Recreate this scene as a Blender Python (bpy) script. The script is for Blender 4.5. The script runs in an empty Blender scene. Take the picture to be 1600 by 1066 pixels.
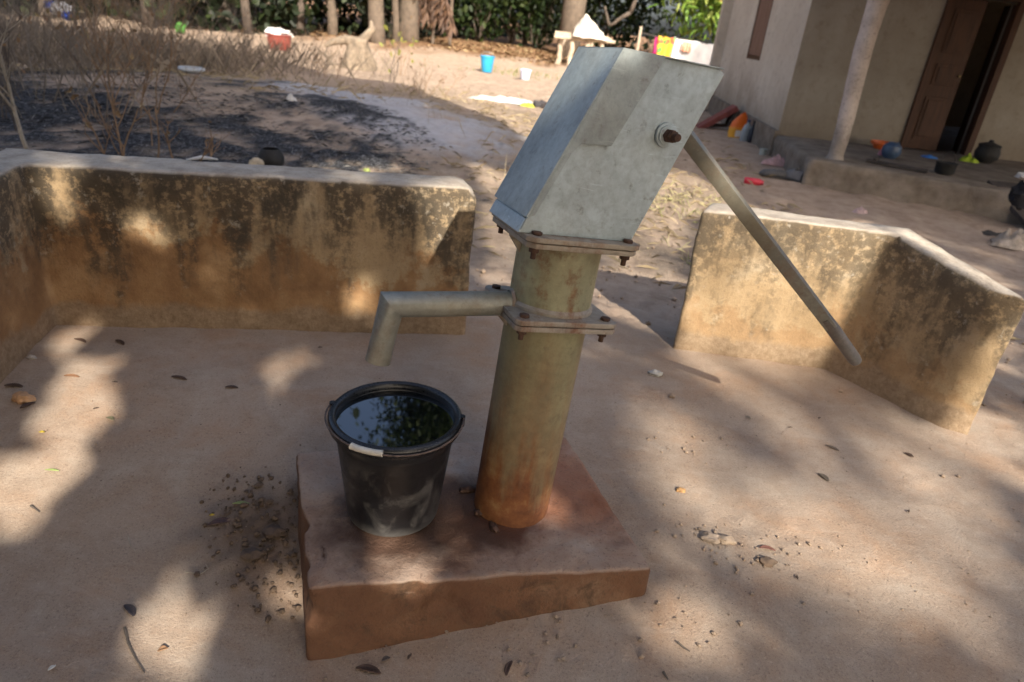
import bpy, bmesh, math, random
import numpy as np
from mathutils import Vector, Matrix, noise
R = math.radians
rnd = random.Random(7)
rng = np.random.default_rng(11)
scn = bpy.context.scene
COL = scn.collection

# ------------------------------------------------------------------ camera
FPX, PITCH, ROLL, CAMZ = 1066.7, .437, .110, 1.09
fw = Vector((0, math.cos(PITCH), -math.sin(PITCH)))
_rt = Vector((1, 0, 0)); _up = _rt.cross(fw)
r2 = math.cos(ROLL)*_rt + math.sin(ROLL)*_up
u2 = -math.sin(ROLL)*_rt + math.cos(ROLL)*_up
cd = bpy.data.cameras.new('camera'); cam = bpy.data.objects.new('camera', cd); COL.objects.link(cam)
M = Matrix((r2, u2, -fw)).transposed().to_4x4(); M.translation = (0, 0, CAMZ)
cam.matrix_world = M
cd.sensor_width = 36; cd.lens = 24.0; cd.clip_start = .05; cd.clip_end = 800
cd.dof.use_dof = True; cd.dof.focus_distance = 1.5; cd.dof.aperture_fstop = 4.0
scn.camera = cam

# ------------------------------------------------------------------ light
SUN = Vector((-.345, .93, -.655)).normalized()            # direction the light travels
elev = math.asin(-SUN.z); rot = math.atan2(-SUN.x, -SUN.y)
sd = bpy.data.lights.new('sun', 'SUN'); so = bpy.data.objects.new('sun', sd); COL.objects.link(so)
so.rotation_euler = SUN.to_track_quat('-Z', 'Y').to_euler(); so.location = (4, -10, 12)
sd.energy = 4.3; sd.angle = R(.5); sd.color = (1, .92, .80)
w = bpy.data.worlds.new('World'); scn.world = w; w.use_nodes = True
nt = w.node_tree; bg = nt.nodes['Background']; sky = nt.nodes.new('ShaderNodeTexSky')
sky.sky_type = 'NISHITA'; sky.sun_disc = False; sky.sun_elevation = elev; sky.sun_rotation = rot
sky.dust_density = 5.0; sky.air_density = .75; sky.ozone_density = .5
nt.links.new(sky.outputs[0], bg.inputs[0]); bg.inputs[1].default_value = .15
scn.view_settings.view_transform = 'Standard'; scn.view_settings.look = 'None'
scn.view_settings.exposure = 1.1; scn.view_settings.gamma = 1
scn.cycles.max_bounces = 6; scn.cycles.use_denoising = True
scn.cycles.transparent_max_bounces = 4; scn.cycles.caustics_reflective = False; scn.cycles.caustics_refractive = False

# ------------------------------------------------------------------ material helpers
class NT:
    def __init__(s, name):
        s.m = bpy.data.materials.new(name); s.m.use_nodes = True
        s.t = s.m.node_tree; s.b = s.t.nodes['Principled BSDF']; s._co = {}
    def n(s, t): return s.t.nodes.new(t)
    def put(s, sock, v):
        if isinstance(v, bpy.types.NodeSocket): s.t.links.new(v, sock)
        elif v is not None:
            if hasattr(sock.default_value, '__len__') and not hasattr(v, '__len__'): v = (v,)*len(sock.default_value)
            if hasattr(v, '__len__') and len(sock.default_value) == 4 and len(v) == 3: v = (*v, 1)
            sock.default_value = v
    def co(s, kind='Object'):
        if kind not in s._co: s._co[kind] = s.n('ShaderNodeTexCoord').outputs[kind]
        return s._co[kind]
    def mapped(s, scale=(1, 1, 1), rot=(0, 0, 0), loc=(0, 0, 0), kind='Object'):
        k = s.n('ShaderNodeMapping'); s.t.links.new(s.co(kind), k.inputs[0])
        k.inputs['Scale'].default_value = scale; k.inputs['Rotation'].default_value = rot; k.inputs['Location'].default_value = loc
        return k.outputs[0]
    def noise(s, sc, det=4, rough=.6, vec=None, dist=0):
        k = s.n('ShaderNodeTexNoise'); s.t.links.new(vec or s.co(), k.inputs['Vector'])
        k.inputs['Scale'].default_value = sc; k.inputs['Detail'].default_value = det
        k.inputs['Roughness'].default_value = rough; k.inputs['Distortion'].default_value = dist
        return k.outputs['Fac']
    def voro(s, sc, vec=None, out='Distance', feat='F1'):
        k = s.n('ShaderNodeTexVoronoi'); s.t.links.new(vec or s.co(), k.inputs['Vector']); k.feature = feat
        k.inputs['Scale'].default_value = sc; return k.outputs[out]
    def ramp(s, fac, *stops):
        k = s.n('ShaderNodeValToRGB'); s.put(k.inputs[0], fac); e = k.color_ramp.elements
        while len(e) < len(stops): e.new(.5)
        for i, (p, c) in enumerate(stops):
            e[i].position = p; e[i].color = (*c, 1) if hasattr(c, '__len__') else (c, c, c, 1)
        return k.outputs[0]
    def mix(s, fac, a, b, mode='MIX'):
        k = s.n('ShaderNodeMix'); k.data_type = 'RGBA'; k.blend_type = mode; k.clamp_factor = True
        s.put(k.inputs[0], fac); s.put(k.inputs[6], a); s.put(k.inputs[7], b); return k.outputs[2]
    def math(s, op, a, b=None, clamp=False):
        k = s.n('ShaderNodeMath'); k.operation = op; k.use_clamp = clamp
        s.put(k.inputs[0], a)
        if b is not None: s.put(k.inputs[1], b)
        return k.outputs[0]
    def xyz(s, vec=None):
        k = s.n('ShaderNodeSeparateXYZ'); s.t.links.new(vec or s.co(), k.inputs[0]); return k.outputs
    def nrm(s):
        k = s.n('ShaderNodeSeparateXYZ'); s.t.links.new(s.n('ShaderNodeNewGeometry').outputs['Normal'], k.inputs[0]); return k.outputs
    def attr(s, name):
        k = s.n('ShaderNodeAttribute'); k.attribute_name = name; return k.outputs['Fac']
    def island(s): return s.n('ShaderNodeNewGeometry').outputs['Random Per Island']
    def lin(s, v, a, b, c=0., d=1.):
        k = s.n('ShaderNodeMapRange'); k.clamp = True; s.put(k.inputs[0], v)
        for i, q in enumerate((a, b, c, d)): k.inputs[i+1].default_value = q
        return k.outputs[0]
    def bump(s, h, strength=.5, dist=.01, prev=None):
        k = s.n('ShaderNodeBump'); s.put(k.inputs['Height'], h); k.inputs['Strength'].default_value = strength
        k.inputs['Distance'].default_value = dist
        if prev is not None: s.t.links.new(prev, k.inputs['Normal'])
        return k.outputs[0]
    def done(s, col=None, rough=None, metal=None, normal=None, spec=None):
        s.put(s.b.inputs['Base Color'], col); s.put(s.b.inputs['Roughness'], rough); s.put(s.b.inputs['Metallic'], metal)
        s.put(s.b.inputs['Specular IOR Level'], spec)
        if normal is not None: s.t.links.new(normal, s.b.inputs['Normal'])
        return s.m

def plain(name, c, rough=.7, var=.18, sc=9, metal=0, bump=.25):
    t = NT(name); a = t.noise(sc, 5, .65); b = t.noise(sc*7, 3, .6)
    col = t.mix(t.ramp(a, (.3, 0.), (.7, 1.)), tuple(x*(1-var) for x in c), tuple(min(1, x*(1+var)) for x in c))
    return t.done(col, t.lin(b, .3, .7, max(0, rough-.1), min(1, rough+.1)), metal, t.bump(b, bump, .01))

# ------------------------------------------------------------------ mesh helpers
class MB:
    def __init__(s): s.v = []; s.f = []
    def add(s, vs, fs):
        o = len(s.v); s.v += [tuple(v) for v in vs]; s.f += [tuple(i+o for i in f) for f in fs]; return s
    def box(s, c, d, rot=None):
        c = tuple(c)
        x, y, z = [q/2 for q in d]
        vs = [Vector(p) for p in ((-x,-y,-z),(x,-y,-z),(x,y,-z),(-x,y,-z),(-x,-y,z),(x,-y,z),(x,y,z),(-x,y,z))]
        if rot is not None: vs = [rot @ v for v in vs]
        return s.add([v+Vector(c) for v in vs], [(0,3,2,1),(4,5,6,7),(0,1,5,4),(1,2,6,5),(2,3,7,6),(3,0,4,7)])
    def prism(s, poly, axis, a, b):
        """extrude 2D polygon: axis 'y' -> poly is (x,z); 'z' -> (x,y); 'x' -> (y,z)"""
        def P(p, h): return {'y': (p[0], h, p[1]), 'z': (p[0], p[1], h), 'x': (h, p[0], p[1])}[axis]
        n = len(poly); vs = [P(p, a) for p in poly]+[P(p, b) for p in poly]
        return s.add(vs, [tuple(range(n))[::-1], tuple(range(n, 2*n))]+[(i, (i+1) % n, n+(i+1) % n, n+i) for i in range(n)])
    def tube(s, pts, rad, n=10, cap=True):
        pts = [Vector(p) for p in pts]; k = len(pts)
        rad = rad if hasattr(rad, '__len__') else [rad]*k
        d0 = (pts[1]-pts[0]).normalized(); a = d0.orthogonal().normalized(); vs = []
        for i in range(k):
            din = (pts[i]-pts[i-1]).normalized() if i else (pts[1]-pts[0]).normalized()
            dout = (pts[i+1]-pts[i]).normalized() if i < k-1 else din
            a = (a-din*a.dot(din)).normalized(); b = din.cross(a)
            nn = din+dout; nn = nn.normalized() if nn.length > 1e-6 else din
            for j in range(n):
                t = 2*math.pi*j/n; q = (a*math.cos(t)+b*math.sin(t))*rad[i]
                den = din.dot(nn)
                q = q-din*(q.dot(nn)/den) if den > .3 else q
                vs.append(pts[i]+q)
        fs = [(i*n+j, i*n+(j+1) % n, (i+1)*n+(j+1) % n, (i+1)*n+j) for i in range(k-1) for j in range(n)]
        if cap: fs += [tuple(range(n))[::-1], tuple(range((k-1)*n, k*n))]
        return s.add(vs, fs)
    def lathe(s, prof, n=32, c=(0, 0, 0), wob=None, cap0=False, cap1=False):
        k = len(prof); vs = []
        for r, z in prof:
            for j in range(n):
                t = 2*math.pi*j/n; rr = r*(1+(wob(t, z) if wob else 0))
                vs.append((c[0]+rr*math.cos(t), c[1]+rr*math.sin(t), c[2]+z))
        fs = [(i*n+j, i*n+(j+1) % n, (i+1)*n+(j+1) % n, (i+1)*n+j) for i in range(k-1) for j in range(n)]
        if cap0: fs.append(tuple(range(n))[::-1])
        if cap1: fs.append(tuple(range((k-1)*n, k*n)))
        return s.add(vs, fs)
    def blob(s, c, d, amp=.2, sc=3., seg=14, seed=0, flat=False):
        vs = []; fs = []; c = Vector(c); so_ = Vector((seed*3.1, seed*1.7, seed))
        for i in range(seg+1):
            th = math.pi*i/seg
            for j in range(seg*2):
                ph = math.pi*j/seg
                u = Vector((math.sin(th)*math.cos(ph), math.sin(th)*math.sin(ph), math.cos(th)))
                q = 1+amp*noise.noise(u*sc+so_)*1.6
                p = Vector((u.x*d[0], u.y*d[1], u.z*d[2]))*q
                if flat and p.z < -d[2]*.5: p.z = -d[2]*.5
                vs.append(c+p)
        m = seg*2
        for i in range(seg):
            for j in range(m): fs.append((i*m+j, (i+1)*m+j, (i+1)*m+(j+1) % m, i*m+(j+1) % m))
        return s.add(vs, fs)
    def build(s, name, mat, parent=None, smooth=False, bevel=0, seg=2, angle=40):
        me = bpy.data.meshes.new(name); me.from_pydata([(float(v[0]), float(v[1]), float(v[2])) for v in s.v], [], [tuple(int(i) for i in f) for f in s.f]); me.update()
        if bevel or smooth:
            bm = bmesh.new(); bm.from_mesh(me); bmesh.ops.remove_doubles(bm, verts=bm.verts, dist=1e-5)
            bmesh.ops.recalc_face_normals(bm, faces=bm.faces)
            if bevel:
                ed = [e for e in bm.edges if len(e.link_faces) == 2 and e.calc_face_angle(0) > R(30)]
                bmesh.ops.bevel(bm, geom=ed, offset=bevel, segments=seg, affect='EDGES', profile=.6)
            if smooth:
                for f in bm.faces: f.smooth = True
                for e in bm.edges:
                    if len(e.link_faces) == 2 and e.calc_face_angle(0) > R(angle): e.smooth = False
            bm.to_mesh(me); bm.free()
        o = bpy.data.objects.new(name, me); COL.objects.link(o); me.materials.append(mat)
        if parent is not None: o.parent = parent
        return o

def tag(o, label=None, cat=None, group=None, kind=None):
    for k, v in (('label', label), ('category', cat), ('group', group), ('kind', kind)):
        if v: o[k] = v
    return o
def empty(name, loc=(0, 0, 0), rz=0, mat=None):
    o = bpy.data.objects.new(name, None); COL.objects.link(o); o.empty_display_size = .1
    if mat is not None: o.matrix_world = mat
    else: o.location = loc; o.rotation_euler = (0, 0, rz)
    return o
def fbm(p, sc, oct=4):
    return noise.fractal(Vector(p)*sc, 1.0, 2.0, oct)

# ------------------------------------------------------------------ the lie of the land
def sst(t): t = np.clip(t, 0, 1); return t*t*(3-2*t)
def gz(x, y):
    x = np.asarray(x, float); y = np.asarray(y, float)
    u = 1.75-y-.55*np.clip(x, -.45, .5)-.22*np.clip(-x-.45, 0, 1.5)*0
    h = -.045-.125*sst(u/.95)-.040*np.exp(-((x+.40)/.34)**2-((y-.98)/.22)**2)
    h = h-.05*sst((y-2.6)/1.0)
    h = h+.34*np.exp(-((x+3.6)/2.4)**2-((y-7.0)/2.6)**2)+.10*np.exp(-((x+1.0)/1.4)**2-((y-8.2)/2.0)**2)
    h = h+.40*sst((y-16)/18)
    return h
def at(px, py, z=None):
    """world point where the sight line through a photograph position meets the ground (or height z)"""
    o = Vector((0, 0, CAMZ)); d = (fw*FPX+r2*(px-800)-u2*(py-533)).normalized()
    if z is not None: return o+d*((z-CAMZ)/d.z)
    t = .5
    while t < 120:
        p = o+d*t
        if p.z <= float(gz(p.x, p.y)): break
        t += .01+.002*t
    for _ in range(20):
        p = o+d*t; t += (p.z-float(gz(p.x, p.y)))*.8
    p = o+d*t; return Vector((p.x, p.y, float(gz(p.x, p.y))))
def aty(px, py, Y):
    d = (fw*FPX+r2*(px-800)-u2*(py-533)); return Vector((0, 0, CAMZ))+d*(Y/d.y)

# ------------------------------------------------------------------ ground
def axis(lo, hi, a, b, fine, mid, m0, m1):
    out = list(np.arange(a, b, fine)); x = b; s = fine
    while x < hi:
        out.append(x); s = min(s*1.12, mid) if x < m1 else s*1.18; x += s
    x = a; s = fine
    while x > lo:
        s = min(s*1.12, mid) if x > m0 else s*1.18; x -= s; out.append(x)
    return np.array(sorted(out))
xs = axis(-250, 250, -1.9, 2.1, .016, .10, -9, 7); ys = axis(-120, 300, .45, 2.95, .016, .09, -1, 15)
X, Y = np.meshgrid(xs, ys); Z = gz(X, Y)
flat = np.stack([X.ravel(), Y.ravel()], 1)
def nz(sc, seed, oct=3): return np.array([noise.fractal(Vector((p[0]*sc+seed, p[1]*sc, seed)), 1., 2., oct) for p in flat])
near = (np.abs(X) < 12) & (Y > -2) & (Y < 24)
n1 = nz(.9, 3.1); n2 = nz(5.0, 9.7); n3 = nz(17., 1.3, 4)
n1, n2, n3 = [q.reshape(X.shape) for q in (n1, n2, n3)]
def ell(cx, cy, rx, ry, a=0.):
    c, s = math.cos(a), math.sin(a); dx, dy = X-cx, Y-cy
    return np.sqrt(((dx*c+dy*s)/rx)**2+((-dx*s+dy*c)/ry)**2)
outside = sst((Y-2.55)/.4)
pc = [at(*q) for q in ((400, 830), (1180, 850), (430, 905))]
clod = np.maximum(np.exp(-ell(pc[0].x, pc[0].y, .17, .17)**2), np.exp(-ell(pc[2].x, pc[2].y, .13, .10)**2)*.55)
clod2 = np.exp(-ell(pc[1].x, pc[1].y, .22, .13)**2)
Z = Z+near*(.010*n1*(.4+2.2*outside)+.0030*n2*(1+5*outside)+.0016*n3*(1+4*outside))
Z = Z+clod*(.020*np.abs(n3)+.010*n2)+clod2*(.010*np.abs(n3)+.004*n2)
burnt = np.maximum.reduce([1.25-ell(-4.4, 4.9, 3.1, 1.9, -.05), 1.15-ell(-2.0, 5.6, 1.15, 1.6, .3), 1.1-ell(-5.2, 7.4, 1.9, 1.1)])
burnt = sst((burnt+.85*n1+.6*n2+.35*n3-.16)*1.6)*sst((Y-2.75)/.2)
pa = at(640, 190); pb = at(560, 150); ash = sst((1.2-np.minimum(ell(pa.x, pa.y, 1.0, 1.25, .35), ell(pb.x, pb.y, .9, 1.1))+.5*n1+.3*n2)*1.3)
straw = sst((Y-3)/1.)*sst((13-Y)/4)*sst((2.2-X)/1.)*np.clip(.55+.9*n1+.5*n2, 0, 1)
litter = sst((Y-21-1.5*n1)/2.5)
damp = np.maximum(clod, 0)
me = bpy.data.meshes.new('ground'); nx, ny = len(xs), len(ys)
idx = np.arange(nx*ny).reshape(ny, nx)
quads = np.stack([idx[:-1, :-1], idx[:-1, 1:], idx[1:, 1:], idx[1:, :-1]], -1).reshape(-1, 4)
me.from_pydata(np.stack([X.ravel(), Y.ravel(), Z.ravel()], 1).tolist(), [], quads.tolist()); me.update()
for f in me.polygons: f.use_smooth = True
for nm, a in (('burnt', burnt), ('ash', ash), ('straw', straw), ('damp', damp), ('litter', litter), ('out', outside)):
    at_ = me.attributes.new(nm, 'FLOAT', 'POINT'); at_.data.foreach_set('value', np.ascontiguousarray(a.ravel(), np.float32))
ground = bpy.data.objects.new('ground', me); COL.objects.link(ground); tag(ground, 'bare sandy earth with burnt patches beyond the low walls', 'ground', kind='structure')

t = NT('sandy_earth')
a = t.noise(1.3, 6, .6); b = t.noise(14, 6, .7); c = t.noise(160, 3, .7); d = t.noise(4.5, 5, .65, dist=.4)
col = t.ramp(a, (.3, (.318, .238, .175)), (.55, (.385, .297, .224)), (.75, (.43, .34, .265)))
col = t.mix(t.lin(d, .52, .72), col, (.40, .33, .26))
col = t.mix(t.math('MULTIPLY', t.lin(d, .5, .3), .6), col, (.36, .215, .125))
col = t.mix(t.math('MULTIPLY', t.lin(b, .5, .75), .4), col, (.23, .155, .10))
col = t.mix(t.math('MULTIPLY', t.lin(c, .56, .70), .55), col, (.16, .11, .08))
col = t.mix(t.math('MULTIPLY', t.lin(c, .42, .30), .45), col, (.56, .45, .34))
sp = t.voro(55, None, 'Distance'); sp2 = t.noise(340, 2, .6)
col = t.mix(t.math('MULTIPLY', t.lin(sp, .085, .05), t.lin(t.noise(3.3, 3, .6), .48, .58)), col, (.10, .07, .05))
col = t.mix(t.math('MULTIPLY', t.lin(sp2, .56, .72), .5), col, (.15, .105, .075))
sp3 = t.voro(19); col = t.mix(t.math('MULTIPLY', t.lin(sp3, .055, .03), t.lin(t.noise(2.1, 3, .6), .45, .55)), col, (.085, .06, .045))
scf = t.noise(7, 5, .7, t.mapped((1, 2.6, 1), (0, 0, .5)), .8)
col = t.mix(t.math('MULTIPLY', t.lin(scf, .52, .72), .35), col, (.47, .385, .305))
oc = t.ramp(t.noise(6, 6, .75), (.3, (.30, .215, .155)), (.5, (.44, .33, .245)), (.7, (.52, .41, .31)))
col = t.mix(t.attr('out'), col, oc)
st = t.noise(55, 5, .8, t.mapped((1, .35, 1), (0, 0, .6))); st2 = t.noise(60, 5, .8, t.mapped((.3, 1, 1), (0, 0, -.3)))
stc = t.ramp(t.math('MAXIMUM', st, st2), (.42, (.13, .10, .075)), (.58, (.32, .25, .17)), (.68, (.50, .41, .29)))
col = t.mix(t.math('MULTIPLY', t.attr('straw'), .75), col, stc)
col = t.mix(t.math('MULTIPLY', t.attr('ash'), .75), col, t.ramp(b, (.3, (.44, .44, .46)), (.7, (.62, .63, .67))))
bc = t.ramp(t.math('MAXIMUM', st, st2), (.42, (.010, .010, .011)), (.53, (.035, .035, .038)), (.62, (.14, .14, .145)), (.71, (.40, .39, .38)))
col = t.mix(t.attr('burnt'), col, bc)
col = t.mix(t.math('MULTIPLY', t.attr('damp'), .8), col, t.ramp(b, (.3, (.06, .042, .03)), (.7, (.15, .10, .07))))
lc = t.ramp(t.noise(9, 6, .8), (.3, (.10, .06, .035)), (.5, (.22, .12, .06)), (.7, (.34, .24, .15)))
col = t.mix(t.attr('litter'), col, lc)
n = t.bump(c, .40, .006); n = t.bump(sp2, .35, .003, n); n = t.bump(b, .22, .02, n); n = t.bump(t.math('MULTIPLY', st, t.attr('out')), .6, .03, n)
me.materials.append(t.done(col, .95, 0, n, .2))

# ------------------------------------------------------------------ rough masonry
def block_mesh(name, corners_b, corners_t, mat, cut=.02, rad=.015, amp=.006, parent=None, seed=0, edge=None):
    """rough box from 4 bottom and 4 top corners (counter-clockwise), with worn edges"""
    cb = [Vector(p) for p in corners_b]; ct = [Vector(p) for p in corners_t]
    lx = ((cb[1]-cb[0]).length+(cb[2]-cb[3]).length)/2; ly = ((cb[3]-cb[0]).length+(cb[2]-cb[1]).length)/2; lz = (ct[0]-cb[0]).length
    nx_, ny_, nz_ = [max(2, int(q/cut)) for q in (lx, ly, lz)]
    vid = {}; vs = []; fs = []
    def V(i, j, k):
        key = (i, j, k)
        if key not in vid:
            p = np.array([i/nx_*lx, j/ny_*ly, k/nz_*lz]); L_ = np.array([lx, ly, lz])
            q = np.clip(p, rad, L_-rad); q[2] = min(p[2], lz-rad); dd = p-q; l = np.linalg.norm(dd)
            if l > 1e-9: p = q+dd/l*min(l, rad)
            u, v_, w_ = p/L_
            P = ((cb[0]*(1-u)+cb[1]*u)*(1-v_)+(cb[3]*(1-u)+cb[2]*u)*v_)*(1-w_)+((ct[0]*(1-u)+ct[1]*u)*(1-v_)+(ct[3]*(1-u)+ct[2]*u)*v_)*w_
            s_ = Vector((seed*7.3, seed, 0))
            nv = Vector((fbm(P+s_, 7), fbm(P+s_+Vector((9, 0, 0)), 7), fbm(P+s_+Vector((0, 9, 0)), 7)))*amp
            nv += Vector((fbm(P+s_, 30), fbm(P+s_+Vector((5, 0, 0)), 30), fbm(P+s_+Vector((0, 5, 0)), 30)))*amp*.45
            if edge:
                e = edge(u, v_, w_, P)
                if e: nv += e
            vid[key] = len(vs); vs.append(P+nv)
        return vid[key]
    for i in range(nx_):
        for j in range(ny_):
            fs.append((V(i, j, nz_), V(i+1, j, nz_), V(i+1, j+1, nz_), V(i, j+1, nz_)))
        for k in range(nz_):
            fs.append((V(i, 0, k), V(i+1, 0, k), V(i+1, 0, k+1), V(i, 0, k+1)))
            fs.append((V(i+1, ny_, k), V(i, ny_, k), V(i, ny_, k+1), V(i+1, ny_, k+1)))
    for j in range(ny_):
        for k in range(nz_):
            fs.append((V(nx_, j, k), V(nx_, j+1, k), V(nx_, j+1, k+1), V(nx_, j, k+1)))
            fs.append((V(0, j+1, k), V(0, j, k), V(0, j, k+1), V(0, j+1, k+1)))
    m = MB(); m.add(vs, fs)
    o = m.build(name, mat, parent)
    for f in o.data.polygons: f.use_smooth = True
    return o

def wall_sweep(name, st, mat, step=.02, rad=.022, amp=.006):
    """st: stations (inner bottom, inner top, outer top, outer bottom), swept with rounded top edges and rounded ends"""
    st = [[Vector(p) for p in s_] for s_ in st]; secs = []
    for a_, b_ in zip(st[:-1], st[1:]):
        n_ = max(1, int((b_[1]-a_[1]).length/step))
        for i in range(n_): secs.append([p.lerp(q, i/n_) for p, q in zip(a_, b_)])
    secs.append(st[-1])
    def prof(s_, shrink=0.):
        ib, it, ot, ob = s_; o_ = []; h = (it-ib).length; k = int(h/step)
        w_ = (ot-it).length; acr = (ot-it).normalized(); up = (it-ib).normalized(); upo = (ot-ob).normalized()
        r = rad
        for i in range(k+1): o_.append(ib+(it-up*r-ib)*(i/k))
        for i in range(1, 5): t_ = math.pi/2*i/4; o_.append(it-up*r+acr*r+(-acr*math.cos(t_)+up*math.sin(t_))*r)
        nt_ = max(2, int(w_/step))
        for i in range(1, nt_): o_.append((it+acr*r).lerp(ot-acr*r, i/nt_))
        for i in range(0, 5): t_ = math.pi/2*i/4; o_.append(ot-upo*r-acr*r+(acr*math.sin(t_)+upo*math.cos(t_))*r)
        for i in range(1, k+1): o_.append((ot-upo*r).lerp(ob, i/k))
        return o_
    rows = [prof(s_) for s_ in secs]; n_ = min(len(r_) for r_ in rows)
    n_ = max(set(len(r_) for r_ in rows), key=[len(r_) for r_ in rows].count)
    def fit(r_):
        if len(r_) == n_: return r_
        L_ = [0.]
        for p, q in zip(r_[:-1], r_[1:]): L_.append(L_[-1]+(q-p).length)
        t_ = np.linspace(0, L_[-1], n_); A_ = np.array([tuple(p) for p in r_])
        return [Vector((np.interp(q, L_, A_[:, 0]), np.interp(q, L_, A_[:, 1]), np.interp(q, L_, A_[:, 2]))) for q in t_]
    rows = [fit(r_) for r_ in rows]
    def ending(row, nb):
        d = (row[n_//2]-nb[n_//2]); d.z = 0; d.normalize(); c = Vector((0, 0, 0))
        for p in row: c += p
        c /= n_; out = []
        for sh, ad in ((.004, .008), (.012, .014)):
            out.append([p+d*ad+((c-p)*Vector((1, 1, 0)) if False else Vector(((c-p).x, (c-p).y, 0)).normalized()*sh)-Vector((0, 0, sh if p.z > c.z+.15 else 0)) for p in row])
        return out
    e0 = ending(rows[0], rows[1]); e1_ = ending(rows[-1], rows[-2])
    rows = e0[::-1]+rows+e1_
    vs = []
    for r_ in rows:
        for P in r_:
            vs.append(P+Vector((fbm(P, 6), fbm(P+Vector((9, 0, 0)), 6), fbm(P+Vector((0, 9, 0)), 6)*.6))*amp+Vector((fbm(P, 28), fbm(P+Vector((3, 0, 0)), 28), fbm(P+Vector((0, 3, 0)), 28)))*amp*.35)
    fs = [(i*n_+j, i*n_+j+1, (i+1)*n_+j+1, (i+1)*n_+j) for i in range(len(rows)-1) for j in range(n_-1)]
    m = MB(); m.add(vs, fs)
    for base, flip in ((0, False), ((len(rows)-1)*n_, True)):      # end faces, laid in rows across the thickness
        h = n_//2
        q = [tuple(base+x for x in (j, j+1, n_-2-j, n_-1-j)) for j in range(h-1) if n_-2-j > j+1]
        if n_ % 2: q.append((base+h-1, base+h, base+h+1))
        m.f += [f[::-1] if flip else f for f in q]
    o = m.build(name, mat)
    bm = bmesh.new(); bm.from_mesh(o.data); bmesh.ops.recalc_face_normals(bm, faces=bm.faces); bm.to_mesh(o.data); bm.free()
    for f in o.data.polygons: f.use_smooth = True
    return o

def wall_mat(name, stain, mould, low=.24):
    t = NT(name); z = t.xyz()[2]; up = t.nrm()[2]
    n1 = t.noise(5, 5, .65); n2 = t.noise(2.6, 4, .6, dist=.3); n3 = t.noise(38, 5, .75); n4 = t.noise(130, 3, .7)
    run = t.noise(9, 4, .6, t.mapped((1, 1, .22)))
    col = t.ramp(n1, (.3, (.275, .19, .105)), (.55, (.37, .27, .16)), (.72, (.44, .35, .235)))
    lowf = t.lin(t.math('ADD', z, t.math('MULTIPLY', t.math('SUBTRACT', t.math('ADD', t.math('MULTIPLY', n2, .75), t.math('MULTIPLY', t.noise(13, 5, .7), .3)), .525), 1.35)), low+.095, low+.045)
    col = t.mix(t.math('MULTIPLY', lowf, stain), col, t.ramp(n1, (.3, (.17, .088, .042)), (.5, (.265, .145, .066)), (.68, (.38, .235, .115))))
    hi = t.lin(t.math('ADD', z, t.math('MULTIPLY', t.math('SUBTRACT', run, .5), 1.4)), low-.05, low+.25)
    spk = t.lin(t.math('ADD', n3, t.math('MULTIPLY', hi, .16)), .53, .65)
    patch = t.lin(t.noise(4.2, 5, .7, dist=.5), .46, .58)
    mf = t.math('MULTIPLY', t.math('MULTIPLY', spk, hi), mould)
    col = t.mix(t.math('MULTIPLY', t.math('MULTIPLY', patch, hi), mould*.80), col, (.125, .098, .066))
    col = t.mix(t.math('MULTIPLY', mf, .85), col, (.05, .043, .035))
    pale = t.math('MULTIPLY', t.lin(t.noise(26, 4, .7), .60, .68), hi)
    col = t.mix(t.math('MULTIPLY', pale, .5), col, (.46, .41, .33))
    base = t.lin(t.math('ADD', z, t.math('MULTIPLY', t.math('SUBTRACT', t.noise(6, 4, .6), .5), .16)), .055, .025)
    col = t.mix(t.math('MULTIPLY', base, .85), col, t.ramp(n3, (.35, (.20, .14, .09)), (.65, (.33, .25, .17))))
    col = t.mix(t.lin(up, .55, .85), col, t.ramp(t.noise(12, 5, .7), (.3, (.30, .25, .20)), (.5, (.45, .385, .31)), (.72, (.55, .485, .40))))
    col = t.mix(t.math('MULTIPLY', t.lin(n4, .55, .7), .35), col, (.12, .09, .06))
    n = t.bump(n4, .5, .004); n = t.bump(n3, .5, .010, n)
    return t.done(col, .92, 0, n, .2)
wm_l = wall_mat('stained_plaster', .85, .95, .22)
wm_r = wall_mat('mouldy_plaster', .45, .75, .10)

B_ = -.30; T_ = .52
lw = wall_sweep('low_wall', [
    [(-1.30, .55, B_), (-1.30, .55, .50), (-1.47, .55, .50), (-1.47, .55, B_)],
    [(-1.605, 2.135, B_), (-1.605, 2.135, .525), (-1.80, 2.325, .525), (-1.80, 2.325, B_)],
    [(-.245, 2.418, B_), (-.245, 2.418, .537), (-.285, 2.595, .537), (-.285, 2.595, B_)],
    [(-.215, 2.424, B_), (-.215, 2.424, .530), (-.255, 2.601, .530), (-.255, 2.601, B_)],
    [(-.197, 2.428, B_), (-.197, 2.428, .510), (-.237, 2.605, .510), (-.237, 2.605, B_)]], wm_l)
tag(lw, 'stained low plaster wall with orange lower half and black mould, left of the pump', 'wall')
rw = wall_sweep('low_wall', [
    [(.670, 2.52, B_), (.655, 2.52, .528), (.735, 2.70, .525), (.74, 2.72, B_)],
    [(1.225, 2.51, B_), (1.325, 2.452, .535), (1.455, 2.60, .53), (1.47, 2.62, B_)],
    [(1.517, 2.130, B_), (1.509, 2.138, .462), (1.606, 2.090, .462), (1.606, 2.088, B_)]], wm_r)
tag(rw, 'low corner wall of weathered plaster beside the pump handle, with a square free end', 'wall')

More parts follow.
